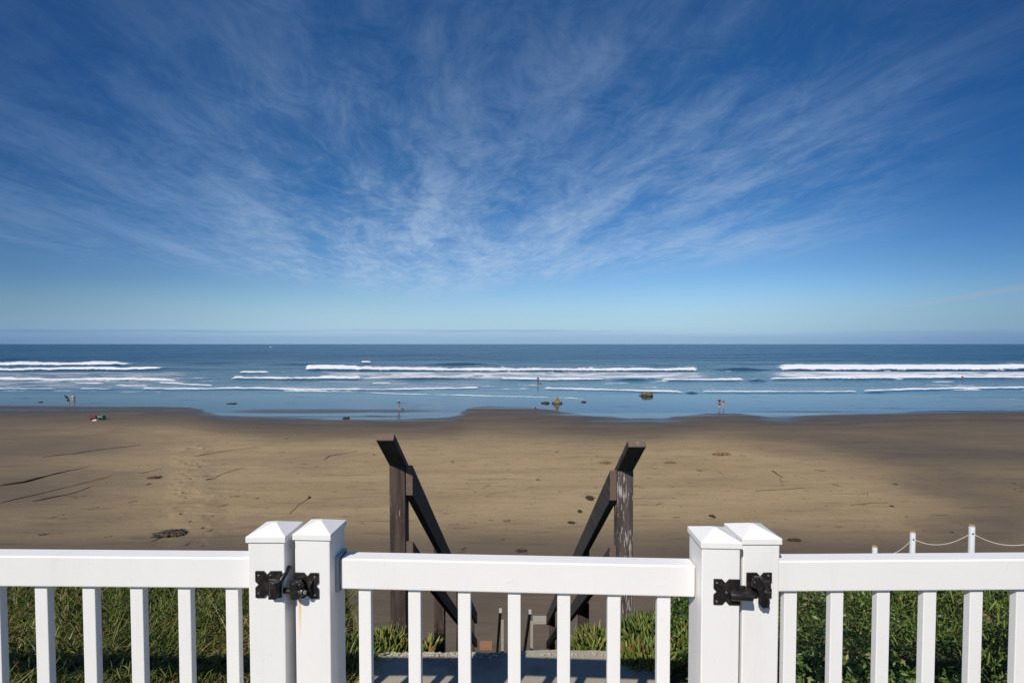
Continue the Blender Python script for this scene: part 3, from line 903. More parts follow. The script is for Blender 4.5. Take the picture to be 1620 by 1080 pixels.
def end_material(o):
    me = o.data
    me.materials.append(M_end)
    for p in me.polygons:
        if abs(p.normal.y) > 0.75 and p.normal.y < 0: p.material_index = 1
for X, zp, pm, side, capsq in ((XL, ZPL, M_wood, 1, 0.0), (XR, ZPR, M_wood_peel, -1, 0.012)):
    base_z = zp
    zu = lambda y, zp=zp: zp - (y - Y0) * SL
    # posts
    for k, (yy, m_) in enumerate(((Y0, pm), (3.95, M_wood), (5.5, M_wood), (7.05, M_wood))):
        bm = bmesh.new()
        zt_f, zt_b = zu(yy), zu(yy + .089)
        gz_ = YARD - max(0, yy - 2.4) * 0.95 - 1.1
        a = 0.0445
        vs = [bm.verts.new(v) for v in ((X - a, yy, gz_), (X + a, yy, gz_), (X + a, yy + .089, gz_), (X - a, yy + .089, gz_),
                                        (X - a, yy, zt_f), (X + a, yy, zt_f), (X + a, yy + .089, zt_b), (X - a, yy + .089, zt_b))]
        for f in ((0, 3, 2, 1), (4, 5, 6, 7), (0, 1, 5, 4), (1, 2, 6, 5), (2, 3, 7, 6), (3, 0, 4, 7)): bm.faces.new([vs[i] for i in f])
        o = obj('railing_post', bm, m_, st, 0.004)
        if k == 0 and X > 0: o['label'] = 'railing post with peeling white paint'
    # flat cap rail, cut square at its upper end
    yt = 2.285
    bm = bmesh.new()
    n_ = Vector((0, math.sin(ang), math.cos(ang))); d_ = Vector((0, math.cos(ang), -math.sin(ang)))
    ye = 7.2
    p0 = Vector((X, yt, zu(yt) + 0.001)); p1 = Vector((X, ye, zu(ye) + 0.001))
    if capsq: p0 -= d_ * -0.01
    hw = 0.0455
    vs = []
    for p in (p0, p1):
        for sx, k in ((-1, 0), (1, 0), (1, 1), (-1, 1)):
            vs.append(bm.verts.new(p + Vector((sx * hw, 0, 0)) + n_ * 0.039 * k))
    for f in ((0, 1, 2, 3), (7, 6, 5, 4), (0, 4, 5, 1), (1, 5, 6, 2), (2, 6, 7, 3), (3, 7, 4, 0)): bm.faces.new([vs[i] for i in f])
    o = obj('handrail', bm, M_wood_rail, st)
    o.data.materials.append(M_end)
    for p in o.data.polygons:
        if p.normal.dot(-d_) > 0.9 or p.normal.dot(d_) > 0.9: p.material_index = 1
    mo = o.modifiers.new('bevel', 'BEVEL'); mo.width = 0.006; mo.segments = 2
    # side rails on the inner faces
    xa, xb = (X + .0467, X + .0467 + .040) if side > 0 else (X - .0467 - .040, X - .0467)
    for top_off, name, dep in ((0.030, 'side_rail', 0.172), (-0.40, 'middle_rail', 0.125)):
        bm = bmesh.new()
        sloped(bm, xa, xb, Y0 + 0.004, ye - 0.02, lambda y: zu(y) + top_off - dep - 0.025, dep)
        o = obj(name, bm, M_wood_rail, st)
        bmesh_norm = o.data
        o.data.materials.append(M_end)
        for p in o.data.polygons:
            if p.normal.y < -0.9: p.material_index = 1
        mo = o.modifiers.new('bevel', 'BEVEL'); mo.width = 0.004; mo.segments = 2
    # stringer
    bm = bmesh.new()
    sloped(bm, xa, xb, Y0 - 0.1, 7.4, lambda y: zu(y) - 0.93 - 0.66, 0.28)
    obj('stringer', bm, M_wood_rail, st)
for k in range(20):
    yy = 2.62 + k * 0.24
    bm = bmesh.new()
    add_box(bm, (0, yy, ZPL - (yy - Y0) * SL - 1.34), (1.12, 0.255, 0.038))
    obj('tread', bm, M_wood, st, 0.004)
# landing and lower flight
lo = thing('landing_stairs', 'short steep lower stair flight with two thin pale tipped handrails beside the sand', 'staircase', (0.1, 9.5, 1.2))
bm = bmesh.new()
for k in range(5): add_box(bm, (0.05, 7.42 + k * 0.145, 3.55), (1.5, 0.14, 0.04))
obj('landing_deck', bm, M_greywood, lo)
for xx in (-0.65, 0.72):
    for yy in (7.45, 7.95):
        bm = bmesh.new(); add_box(bm, (xx, yy, 2.3), (.09, .09, 2.45)); obj('landing_leg', bm, M_wood, lo)
for (pa, pb) in (((791.6, 969), (786, 1040)), ((838.5, 971), (828.5, 1040))):
    A = at(*pa, 8.6); B = at(*pb, 10.6)
    D = (B - A)
    bm = bmesh.new()
    d_ = D.normalized(); sx = Vector((1, 0, 0)); n_ = sx.cross(d_).normalized()
    if n_.z < 0: n_ = -n_
    vs = []
    for p in (A, A + D * 1.25):
        for q in (-sx * .026, sx * .026, sx * .026 + n_ * .085, -sx * .026 + n_ * .085): vs.append(bm.verts.new(p + q))
    for f in ((0, 1, 2, 3), (7, 6, 5, 4), (0, 4, 5, 1), (1, 5, 6, 2), (2, 6, 7, 3), (3, 7, 4, 0)): bm.faces.new([vs[i] for i in f])
    o = obj('handrail', bm, [M_wood_rail, M_greywood], lo)
    for p in o.data.polygons:
        if p.normal.dot(-d_) > 0.9: p.material_index = 1
    bm = bmesh.new()
    q = A + D * 0.12
    add_box(bm, (q.x + .05, q.y, (q.z + 0.9) / 2), (.05, .05, q.z - 0.9)); obj('railing_post', bm, M_greywood, lo)
bm = bmesh.new()
a, b = at(843, 979, 8.6), at(864, 981, 8.6)
add_box(bm, (a + b) / 2 + Vector((0.06, 0, 0)), ((b - a).length + .12, .14, .085)); obj('cross_board', bm, [M_greywood], lo, 0.004)
bm = bmesh.new()
a, b = at(759, 1020, 8.2), at(779, 1020.5, 8.2)
add_box(bm, (a + b) / 2, ((b - a).length, .16, .075)); obj('step_board', bm, M_redwood, lo, 0.004)
for k in range(8):
    bm = bmesh.new()
    add_box(bm, (0.08 - k * .012, 8.75 + k * 0.2, 2.95 - k * 0.24), (0.6, .22, .04)); obj('tread', bm, M_greywood, lo)

# ------------------------------------------------------------------ rope barrier on the right
M_pole = simple('white_painted_pole', (0.66, 0.68, 0.71), 0.5, 0.05, 20)
M_cut = simple('ochre_cut_wood', (0.40, 0.26, 0.10), 0.8, 0.3, 60)
M_rope = simple('pale_rope', (0.55, 0.50, 0.42), 0.9, 0.15, 200)
rp = thing('rope_barrier', 'row of white painted round posts linked by sagging rope beyond the right fence', 'barrier', (4.8, 5.3, YARD - 2.6))
spots = [(1384, 863, 5.6), (1444, 840, 5.35), (1537.5, 830, 5.0), (1655, 838, 4.75)]
tops = []
for px, py, Y in spots:
    p = at(px, py, Y); tops.append(p)
    r = 0.0285
    zb = float(bluff_z(p.x, p.y)) - 0.3
    bm = bmesh.new(); add_tube(bm, [(p.x, p.y, zb), (p.x, p.y, p.z - 0.012)], r, 16)
    o = obj('post', bm, M_pole, rp, 0.002, True)
    bm = bmesh.new(); add_tube(bm, [(p.x, p.y, p.z - 0.012), (p.x, p.y, p.z)], [r * 1.0, r * 0.92], 16); obj('post_top', bm, M_cut, o)
    bm = bmesh.new(); add_tube(bm, [(p.x - .012, p.y - r - .002, p.z - 0.088), (p.x - .012, p.y - r + .01, p.z - 0.088)], 0.008, 8); obj('rope_hole', bm, M_iron, o)
for dz_ in (0.088, 0.34):
    for a, b in zip(tops, tops[1:]):
        bm = bmesh.new()
        pts = []
        for k in range(15):
            f_ = k / 14
            p = a.lerp(b, f_) - Vector((0, 0, dz_ + 0.12 * 4 * f_ * (1 - f_) * (0.5 + (b - a).length / 1.5)))
            pts.append(p)
        add_tube(bm, pts, 0.0045, 6); obj('rope', bm, M_rope, rp, 0, True)

# ------------------------------------------------------------------ plants
def leafmat(name, stops, rough=0.5, trans=0.25):
    def f(t, p):
        k = t.attr('tint')
        r = t.add('ShaderNodeValToRGB')
        el = r.color_ramp.elements
        el[0].position, el[0].color = stops[0][0], (*stops[0][1], 1)
        el[1].position, el[1].color = stops[-1][0], (*stops[-1][1], 1)
        for pos, c in stops[1:-1]:
            e = el.new(pos); e.color = (*c, 1)
        t.set(r.inputs[0], k)
        t.set(p.inputs['Base Color'], r.outputs[0])
        p.inputs['Roughness'].default_value = rough
        p.inputs['Specular IOR Level'].default_value = 0.35
    return mat(name, f)
M_grass = leafmat('long_grass', [(0.0, (0.036, 0.070, 0.010)), (0.30, (0.088, 0.125, 0.018)), (0.56, (0.18, 0.165, 0.038)), (0.78, (0.26, 0.175, 0.07)), (1.0, (0.18, 0.085, 0.045))])
M_leaf = leafmat('hedge_leaf', [(0.0, (0.020, 0.048, 0.009)), (0.5, (0.052, 0.105, 0.016)), (0.85, (0.105, 0.16, 0.030)), (1.0, (0.24, 0.19, 0.07))], 0.48)
M_succ = leafmat('succulent_leaf', [(0.0, (0.05, 0.09, 0.018)), (0.45, (0.13, 0.17, 0.035)), (0.75, (0.24, 0.23, 0.06)), (0.9, (0.26, 0.13, 0.05)), (1.0, (0.24, 0.07, 0.035))], 0.42)

rng = np.random.default_rng(11)
def blades(base, n_dir, length, width, bend, tint, seg=4):
    """curved tapering blades; arrays of n"""
    n = len(base)
    side = np.cross(n_dir, np.array([0, 0, 1.0]))
    side /= np.linalg.norm(side, axis=1, keepdims=True) + 1e-9
    az = rng.uniform(0, 2 * np.pi, n)
    side = np.stack([np.cos(az), np.sin(az), np.zeros(n)], 1)
    V = []; T = []
    for k in range(seg + 1):
        f = k / seg
        drop = np.zeros((n, 3)); drop[:, 2] = -bend * f * f * length
        hor = n_dir.copy(); hor[:, 2] = 0
        pos = base + n_dir * (length * f)[:, None] + drop + hor * (bend * f * f * length * 0.8)[:, None]
        wdt = (width * (1 - 0.85 * f ** 1.5))[:, None]
        V += [pos - side * wdt / 2, pos + side * wdt / 2]
        T += [tint, tint]
    V = np.stack(V, 1).reshape(-1, 3)
    T = np.stack(T, 1).ravel()
    m = 2 * (seg + 1)
    b = np.arange(n)[:, None] * m
    q = []
    for k in range(seg):
        q.append(np.concatenate([b + 2 * k, b + 2 * k + 1, b + 2 * k + 3, b + 2 * k + 2], 1))
    return V, np.concatenate(q), T
def merge(parts):
    V, Fq, T, off = [], [], [], 0
    for v, f, t in parts:
        V.append(v); Fq.append(f + off); T.append(t); off += len(v)
    return np.concatenate(V), np.concatenate(Fq), np.concatenate(T)

# long grass left of the path
def grass_patch(n, x0, x1, y0, y1, hmin, hmax, tshift=0.0):
    x = rng.uniform(x0, x1, n); y = rng.uniform(y0, y1, n)
    z = bluff_z(x, y)
    clump = vnoise(x * 3.2, y * 3.2, 71, 3)
    d = np.stack([rng.normal(0.10, 0.50, n), rng.normal(-0.05, 0.45, n), np.ones(n)], 1)
    cdir = vnoise(x * 2, y * 2, 72, 2) - 0.5
    d[:, 0] += cdir * 1.2
    d /= np.linalg.norm(d, axis=1, keepdims=True)
    ln = rng.uniform(hmin, hmax, n) * (0.65 + 0.7 * clump)
    ln = np.minimum(ln, np.where(y < 3.4, np.maximum(0.10, 1.66 - 0.47 * y) * rng.uniform(0.8, 1.0, n), ln))
    t = np.clip(0.18 + 0.75 * (vnoise(x * 1.7, y * 1.7, 73, 3) - 0.2) + rng.normal(0, 0.22, n) + tshift + 0.12, 0, 1)
    return blades(np.stack([x, y, z], 1), d, ln, rng.uniform(0.004, 0.009, n), rng.uniform(0.25, 1.15, n), t)
P = [grass_patch(19000, -4.3, -0.98, 1.45, 3.35, 0.16, 0.40, -0.06), grass_patch(2200, -1.1, -0.74, 1.45, 2.5, 0.12, 0.30, 0.02), grass_patch(2500, -12, -4.3, 1.5, 4.0, 0.25, 0.45),
     grass_patch(5000, -9, -1.1, 3.3, 8.5, 0.25, 0.5)]
V, Fq, T_ = merge(P)
o = np_mesh('grass', V, Fq, attrs={'tint': T_}, m=M_grass)
tag(o, kind='stuff'); o['label'] = 'long green and straw coloured grass behind the left fence'; o['category'] = 'grass'

# leafy ground cover right of the path
def leaf_patch(n, x0, x1, y0, y1, top, ln=(0.014, 0.030), tsh=0.0):
    x = rng.uniform(x0, x1, n); y = rng.uniform(y0, y1, n)
    z0 = bluff_z(x, y)
    lump = sst(vnoise(x * 3.4, y * 3.4, 81, 3), 0.22, 0.74)
    keep = rng.uniform(0, 1, n) < 0.35 + 0.65 * lump
    x, y, z0, lump = x[keep], y[keep], z0[keep], lump[keep]; n = len(x)
    hgt_ = top * (0.30 + 0.95 * lump)
    hgt_ = np.minimum(hgt_, np.where(y < 5.5, np.maximum(0.06, 1.56 - 0.47 * y), hgt_))
    z = z0 + hgt_ * (1 - rng.uniform(0, 1, n) ** 2.0 * 0.8)
    az = rng.uniform(0, 2 * np.pi, n); el = rng.uniform(-0.2, 1.1, n)
    d = np.stack([np.cos(az) * np.cos(el), np.sin(az) * np.cos(el), np.sin(el)], 1)
    sd = np.cross(d, rng.normal(0, 1, (n, 3))); sd /= np.linalg.norm(sd, axis=1, keepdims=True)
    L_ = rng.uniform(*ln, n)[:, None]; W_ = L_ * rng.uniform(0.30, 0.48, n)[:, None]
    c = np.stack([x, y, z], 1)
    nr = np.cross(d, sd)
    V = np.stack([c, c + d * L_ * .45 + sd * W_ * .5 + nr * L_ * .06, c + d * L_, c + d * L_ * .45 - sd * W_ * .5 + nr * L_ * .06], 1).reshape(-1, 3)
    t = np.clip(0.25 + 0.5 * lump + rng.normal(0, 0.22, n) + tsh, 0, 1)
    f = np.arange(n)[:, None] * 4 + np.array([[0, 1, 2, 3]])
    return V, f, np.repeat(t, 4)
P = [leaf_patch(60000, 0.98, 4.4, 1.45, 3.3, 0.38), leaf_patch(4500, 0.80, 1.02, 1.5, 2.7, 0.22), leaf_patch(9000, 4.4, 12, 1.5, 4.2, 0.4, (0.04, 0.08)), leaf_patch(9000, 0.9, 9, 3.2, 8.5, 0.35, (0.04, 0.07))]
V, Fq, T_ = merge(P)
o = np_mesh('ground_cover', V, Fq, attrs={'tint': T_}, m=M_leaf)
tag(o, kind='stuff'); o['label'] = 'dense small leaved green ground cover behind the right fence'; o['category'] = 'ground cover'
V, Fq, T_ = grass_patch(2600, 0.95, 4.4, 1.5, 3.3, 0.28, 0.46, -0.18)
o = np_mesh('tall_grass', V, Fq, attrs={'tint': T_}, m=M_grass)
tag(o, kind='stuff'); o['label'] = 'thin green grass blades growing up through the right hedge'; o['category'] = 'grass'

def fleshy(n, x0, x1, y0, y1, hmax, tsh, Ls=(0.03, 0.075)):
    """upright fleshy leaves in cushions"""
    x = rng.uniform(x0, x1, n); y = rng.uniform(y0, y1, n)
    lump = sst(vnoise(x * 4.2, y * 4.2, 84, 3), 0.38, 0.66)
    keep = rng.uniform(0, 1, n) < lump ** 1.2
    x, y, lump = x[keep], y[keep], lump[keep]; n = len(x)
    z0 = bluff_z(x, y)
    top = np.minimum(hmax * (0.35 + 0.75 * lump), np.maximum(0.05, 1.50 - 0.47 * y))
    b = np.stack([x, y, z0 + top * (1 - 0.7 * rng.uniform(0, 1, n) ** 1.5)], 1)
    d = rng.normal(0, 0.42, (n, 3)); d[:, 2] = np.abs(d[:, 2]) + 0.7
    d /= np.linalg.norm(d, axis=1, keepdims=True)
    L_ = rng.uniform(*Ls, n); W_ = L_ * rng.uniform(0.055, 0.085, n)
    s1 = np.cross(d, np.array([0.3, 0.9, 0.1])); s1 /= np.linalg.norm(s1, axis=1, keepdims=True)
    s2_ = np.cross(d, s1)
    V = []
    for f_, k in ((0, .7), (.5, 1.0), (.85, .6), (1.0, .08)):
        c = b + d * (L_ * f_)[:, None]
        for a1, a2 in ((1, 0), (-.5, .87), (-.5, -.87)):
            V.append(c + (s1 * a1 + s2_ * a2) * (W_ * k)[:, None])
    V = np.stack(V, 1).reshape(-1, 3)
    i0 = np.arange(n)[:, None] * 12
    q = [np.concatenate([i0 + 3 * k + j, i0 + 3 * k + (j + 1) % 3, i0 + 3 * k + 3 + (j + 1) % 3, i0 + 3 * k + 3 + j], 1) for k in range(3) for j in range(3)]
    t = np.clip(0.15 + 0.35 * lump + rng.normal(0, 0.18, n) + tsh, 0, 1)
    return V, np.concatenate(q), np.repeat(t, 12)
V, Fq, T_ = merge([fleshy(9000, 0.98, 4.2, 1.45, 3.2, 0.40, -0.16, (0.025, 0.06)), fleshy(5000, -4.2, -0.98, 1.45, 3.2, 0.28, 0.0, (0.03, 0.06))])
o = np_mesh('ice_plant_mat', V, Fq, attrs={'tint': T_}, m=M_succ)
tag(o, kind='stuff'); o['label'] = 'fleshy ice plant cushions growing among the grass on both sides of the gate'; o['category'] = 'ground cover'

def succulent(label, px, py, Y, rad, hgt_, n, tsh=0.0, group='succulent clumps by the path end', green=False):
    p = at(px, py, Y)
    a = rng.uniform(0, 2 * np.pi, n); r_ = rad * np.sqrt(rng.uniform(0, 1, n))
    lean = np.stack([np.cos(a) * r_ / rad, np.sin(a) * r_ / rad * 0.6, np.zeros(n)], 1)
    b = np.stack([np.cos(a) * r_, np.sin(a) * r_ * 0.6, rng.uniform(0, 0.72, n) ** 1.2 * hgt_ * (1 - 0.55 * (r_ / rad) ** 2)], 1)
    d = lean * 0.6 + rng.normal(0, 0.30, (n, 3)); d[:, 2] = np.abs(d[:, 2]) + 0.75
    d /= np.linalg.norm(d, axis=1, keepdims=True)
    L_ = rng.uniform(0.035, 0.075, n)
    W_ = rng.uniform(0.0045, 0.0085, n)
    # four-sided fleshy spindles
    s1 = np.cross(d, np.array([0.3, 0.9, 0.1])); s1 /= np.linalg.norm(s1, axis=1, keepdims=True)
    s2_ = np.cross(d, s1)
    V = []
    for f_, k in ((0, .7), (.5, 1.0), (.85, .6), (1.0, .08)):
        c = b + d * (L_ * f_)[:, None]
        for sgn1, sgn2 in ((1, 0), (0, 1), (-1, 0), (0, -1)):
            V.append(c + (s1 * sgn1 + s2_ * sgn2) * (W_ * k)[:, None])
    V = np.stack(V, 1).reshape(-1, 3)
    q = []
    base_i = np.arange(n)[:, None] * 16
    for k in range(3):
        for j in range(4):
            q.append(np.concatenate([base_i + 4 * k + j, base_i + 4 * k + (j + 1) % 4, base_i + 4 * k + 4 + (j + 1) % 4, base_i + 4 * k + 4 + j], 1))
    t = np.clip(0.38 + rng.normal(0, 0.22, n) + tsh, 0, 1)
    th = thing('succulent_plant', label, 'plant', p, group)
    o = np_mesh('foliage', V, np.concatenate(q), attrs={'tint': np.repeat(t, 16)}, m=M_succ, parent=th)
    bm = bmesh.new()
    for k in range(14):
        aa = random.uniform(0, 6.28); rr = rad * random.uniform(.1, .8)
        add_tube(bm, [p + Vector((math.cos(aa) * rr * .6, math.sin(aa) * rr * .4, -.08)), p + Vector((math.cos(aa) * rr, math.sin(aa) * rr * .6, hgt_ * .55))], 0.004, 5)
    obj('stem', bm, M_wood, th)
    return th
succulent('yellow green succulent clump at the foot of the left railing post', 612, 1034, 2.40, 0.125, 0.16, 330, 0.05)
succulent('green succulent sprawling beside the gate hinge post', 553, 1062, 2.30, 0.17, 0.26, 520, -0.12)
succulent('small straw tipped succulent sprig between the two left railing posts', 678, 1034, 2.42, 0.045, 0.09, 60, 0.18)
succulent('bright yellow green succulent clump in front of the right railing', 938, 1034, 2.42, 0.125, 0.17, 380, 0.06)
succulent('tall dark green succulent bank at the right side of the path end', 1030, 1030, 2.45, 0.20, 0.27, 800, -0.14)
succulent('reddish green succulent spilling over the right path edge', 1024, 1052, 2.26, 0.15, 0.13, 420, 0.12)
succulent('orange flecked succulent behind the latch side gate post', 1085, 1040, 2.35, 0.16, 0.24, 500, 0.10)
# loose gravel at the chipped edge of the slab
bm = bmesh.new()
for k in range(420):
    x = random.choice([random.uniform(-.73, -.15), random.uniform(-.73, .66)])
    y = 2.298 - abs(random.gauss(0, .018))
    r_ = random.uniform(.003, .011)
    vs = add_ball(bm, (x, y, YARD + .012 + r_ * .4), (r_, r_ * random.uniform(.6, 1), r_ * .6), 1)
M_gravel = simple('pale_gravel', (0.36, 0.33, 0.25), 0.9, 0.45, 70)
o = obj('gravel', bm, M_gravel); tag(o, kind='stuff')

# ------------------------------------------------------------------ rocks
def rock(label, px, py, wpx, hpx, m, seed, peak=False, group='rocks in the shallows'):
    p = sand_at(px, py)
    s_ = p.y / F
    w_, h_ = wpx * s_, hpx * s_
    bm = bmesh.new()
    add_ball(bm, (0, 0, 0), (1, 1, 1), 4)
    for v in bm.verts:
        c = v.co.copy()
        n_ = float(vnoise(c.x * 2.1 + seed, c.y * 2.1 + c.z * 2.9, seed, 5)) - .5
        n2 = abs(float(vnoise(c.x * 4.3 + seed, c.z * 4.9 - c.y * 3.1, seed + 3, 3)) - .5)
        c *= 1 + 0.85 * n_ - 0.55 * n2
        z = max(c.z, -0.25)
        if peak:
            sh = max(0.22, 1 - 0.62 * max(z, 0))
            c.x *= sh; c.y *= sh
        v.co = Vector((c.x * w_ / 2, c.y * w_ * 0.42, z * h_ * 0.95))
        v.co += p
    o = obj('rock', bm, m, None, 0, True, p)
    tag(o, label, 'rock', group)
    return o
def rockmat(name, a, b):
    def f(t, p):
        co = coord(t)
        n = t.noise(co, 2.2, 6, 0.65); g = t.noise(co, 8, 5, 0.7)
        z = t.sep(co)[2]
        c = t.mix(t.smooth(n, 0.35, 0.65), a, b)
        c = t.mix(t.smooth(z, 0.05, 0.22, 0.85, 0.0), c, (0.02, 0.02, 0.018))
        t.set(p.inputs['Base Color'], c); p.inputs['Roughness'].default_value = 0.8
        bump(t, p, g, 0.9, 0.08)
    return mat(name, f)
M_rock = rockmat('ochre_rock', (0.12, 0.09, 0.05), (0.29, 0.225, 0.125))
M_rock2 = rockmat('dark_wet_rock', (0.025, 0.024, 0.022), (0.07, 0.06, 0.05))
M_rock3 = rockmat('olive_rock', (0.07, 0.06, 0.035), (0.16, 0.13, 0.075))
rock('pointed ochre rock standing in shallow water with its reflection below', 881, 638.2, 13, 12, M_rock, 3, True)
rock('dark rock at the left foot of the pointed ochre rock', 875.5, 638, 5, 3, M_rock2, 12)
rock('dark rock at the right foot of the pointed ochre rock', 887.5, 638, 5, 3.2, M_rock2, 14)
rock('low dark rock just left of the pointed ochre rock', 863, 637.8, 13, 3, M_rock2, 5)
rock('small dark rock right of the pointed ochre rock', 923.5, 636, 8, 2.0, M_rock2, 6)
rock('broad rounded olive brown rock in the water farther right than the pointed one', 1022.5, 626, 22, 7, M_rock3, 8)
rock('flat black rock alone in the wet sand left of the sandbar', 548, 661.5, 11, 3, M_rock2, 9)
rock('tiny dark stone at the edge of the sandbar', 847, 645, 3, 1.6, M_rock2, 10)
rock('small black rock breaking the water beside the standing wader', 855.5, 608, 3.4, 2.2, M_rock2, 11)
rock('thin dark stone lying in the left wet sand near the two bent over beachgoers', 64, 636, 7, 1.3, M_rock2, 13)
rock('thin dark stone in the wet sand left of the person in the white cap', 367, 638.5, 15, 1.3, M_rock2, 15)

# ------------------------------------------------------------------ driftwood and kelp on the sand
M_kelp = simple('dried_kelp', (0.050, 0.034, 0.023), 0.7, 0.5, 5, 0.006)
M_kelp2 = simple('tan_kelp', (0.22, 0.13, 0.065), 0.8, 0.3, 12, 0.005)
def strand(label, pts, r0, r1, bulb=0.0, m=None, group='kelp stalks washed up on the sand', name='kelp_stalk'):
    P_ = [sand_at(*q) for q in pts]
    # resample smoothly with a little wander
    out = []
    for a, b in zip(P_, P_[1:]):
        k = max(3, int((b - a).length / 0.35))
        for i in range(k): out.append(a.lerp(b, i / k))
    out.append(P_[-1])
    N = len(out)
    rad = []
    for i, p in enumerate(out):
        f_ = i / max(1, N - 1)
        p.x += 0.10 * (float(vnoise(i * .23, 0.5 + P_[0].x, 91, 3)) - .5) * min(1, 4 * f_ * (1 - f_) + .1) * 2
        p.y += 0.25 * (float(vnoise(i * .2, 3.5 + P_[0].x, 92, 3)) - .5) * min(1, 4 * f_ * (1 - f_) + .1) * 2
        r_ = r0 + (r1 - r0) * f_
        r_ *= 0.72 * (0.25 + 1.35 * float(vnoise(i * .55, 8 + P_[0].y, 93, 3)))
        if bulb and f_ < 0.10: r_ = max(r_, bulb * math.sin(math.pi * min(1, (f_ + .02) / .12)))
        rad.append(r_)
        p.z = float(sand_z(p.x, p.y)) + r_ * (0.1 + 0.7 * float(vnoise(i * .3, 2 + P_[0].y, 94, 2)))
    bm = bmesh.new(); add_tube(bm, out, rad, 8, 0.7)
    o = obj(name, bm, m or M_kelp, None, 0, True, P_[0])
    return tag(o, label, 'kelp', group)
strand('long dark kelp stalk below the red and green bags on the left', [(66, 723), (120, 717), (160, 711), (222, 704)], .06, .035)
strand('thick butted dark stalk at the left photo edge with a thin trailing tail', [(-6, 769), (34, 764), (60, 757), (100, 747), (143, 737)], .13, .02, 0)
strand('longest thin stalk in the left cluster, reaching the left photo edge', [(-6, 797), (50, 784), (100, 772), (160, 757), (178, 752)], .05, .02)
strand('shorter stalk lying just below the longest one in the left cluster', [(52, 793), (110, 782), (143, 770)], .07, .03)
strand('short straight stalk left of the footprints', [(220, 749), (257, 741)], .05, .02)
strand('thin straight stalk near the top of the footprint trail', [(307, 722), (340, 716), (363, 712), (410, 707)], .05, .02)
strand('stalk with a thick dark root end just right of the footprints', [(327, 759), (340, 756), (350, 750), (388, 738)], .05, .02, .15)
strand('hooked stalk nearest the left railing on the upper sand', [(513, 727), (521, 721), (540, 718), (565, 713)], .05, .025)
strand('diagonal stalk with a round dark bulb at its far end above the gate posts', [(490, 787), (484, 791), (470, 800), (458, 812)], .035, .02, .17)
strand('thin dark stalk right of the right railing lying level on the sand', [(1195, 777), (1230, 775), (1272, 771)], .03, .02)
strand('faint long stalk right of the middle on the open sand', [(1345, 799), (1380, 796), (1405, 795)], .03, .02)
strand('pale curved stalk beyond the right railing', [(1103, 744), (1120, 742), (1136, 745), (1145, 751)], .05, .03, 0, M_kelp2)
strand('short dark stick above the thin level stalk on the right', [(1222, 745), (1230, 750), (1238, 755)], .07, .04)
strand('thin tail running down from the short dark stick on the right', [(1234, 757), (1240, 768)], .03, .015)

def clump(label, px, py, wpx, hpx, m, n=26, group='kelp heaps washed up on the sand', tail=0):
    p = sand_at(px, py)
    s_ = p.y / F
    W_ = wpx * s_; D_ = hpx * p.y * p.y / (F * H) * 0.8
    bm = bmesh.new()
    core = add_ball(bm, (0, 0, 0), (1, 1, 1), 3)
    for v in core:
        c = v.co.copy()
        nn = 0.30 + 1.35 * float(vnoise(c.x * 3.4 + px, c.y * 3.4 + c.z, 95, 4))
        v.co = Vector((p.x + c.x * nn * W_ * .34, p.y + c.y * nn * D_ * .34, 0))
        v.co.z = float(sand_z(v.co.x, v.co.y)) + (c.z * .5 + .42) * min(.14, W_ * .08) * nn
    for k in range(n):
        a = random.uniform(0, 6.28); r_ = math.sqrt(random.random()) * .9
        x = p.x + math.cos(a) * r_ * W_ * .42; y = p.y + math.sin(a) * r_ * D_ * .42
        ang_ = random.gauss(0.35, .7)
        L_ = W_ * random.uniform(.16, .46)
        pts = []
        for j in range(5):
            f_ = j / 4 - .5
            q = Vector((x + math.cos(ang_) * L_ * f_, y + math.sin(ang_) * L_ * f_, 0))
            q.z = float(sand_z(q.x, q.y)) + random.uniform(.0, .05) + (1 - r_) * min(.18, W_ * .10)
            pts.append(q)
        rr = min(.07, W_ * .035) * random.uniform(.5, 1.3)
        add_tube(bm, pts, [rr * .3, rr, rr * 1.1, rr, rr * .3], 6, 0.6)
    o = obj('kelp_heap', bm, m, None, 0, True, p)
    return tag(o, label, 'kelp', group)
clump('large matted dark kelp heap with a pointed left tail above the left fence', 270, 845, 52, 17, M_kelp, 90)
strand('narrow kelp tail pulled out from the large matted heap', [(262, 848), (250, 852), (238, 857)], .05, .02)
clump('dark kelp heap just left of the right railing', 933, 788, 17, 16, M_kelp, 34)
clump('small tan kelp heap showing left of the right railing top', 958, 732, 22, 7, M_kelp2, 22)
clump('small kelp heap lowest of those left of the right railing', 904, 827, 15, 7, M_kelp, 18)
clump('sparse kelp bits between the two heaps left of the right railing', 917, 809, 11, 11, M_kelp, 9)
clump('small brown kelp tangle between the railings right of the middle', 802, 824, 15, 6, M_kelp2, 9)
clump('tan kelp scrap low between the railings', 792, 853, 14, 6, M_kelp2, 8)
clump('dark kelp tangle just above the gate rail between the railings', 824, 872, 24, 8, M_kelp, 13)
clump('reddish brown kelp patch farthest up the beach right of the right railing', 1141, 719, 36, 5, M_kelp2, 26)
clump('brown kelp patch nearest the right railing top', 1060, 732, 22, 5, M_kelp2, 15)
clump('small tan kelp patch left of the pale curved stalk', 1106, 744, 10, 5, M_kelp2, 7)
clump('branching dark kelp sprig above the latch side gate post', 1127, 817, 12, 12, M_kelp, 12)
clump('dark kelp heap above the right fence rail', 1256, 855, 27, 7, M_kelp, 20)
clump('dark kelp knot in the darker sand on the right', 1411, 801, 8, 5, M_kelp, 9)
clump('small kelp knot above the dark knot on the right', 1416, 766, 9, 3, M_kelp, 7)
clump('dark kelp scraps beside the left cluster of stalks', 245, 756, 26, 5, M_kelp, 10)
clump('small dark kelp knot below the footprint trail start', 235, 766, 7, 4, M_kelp, 6)
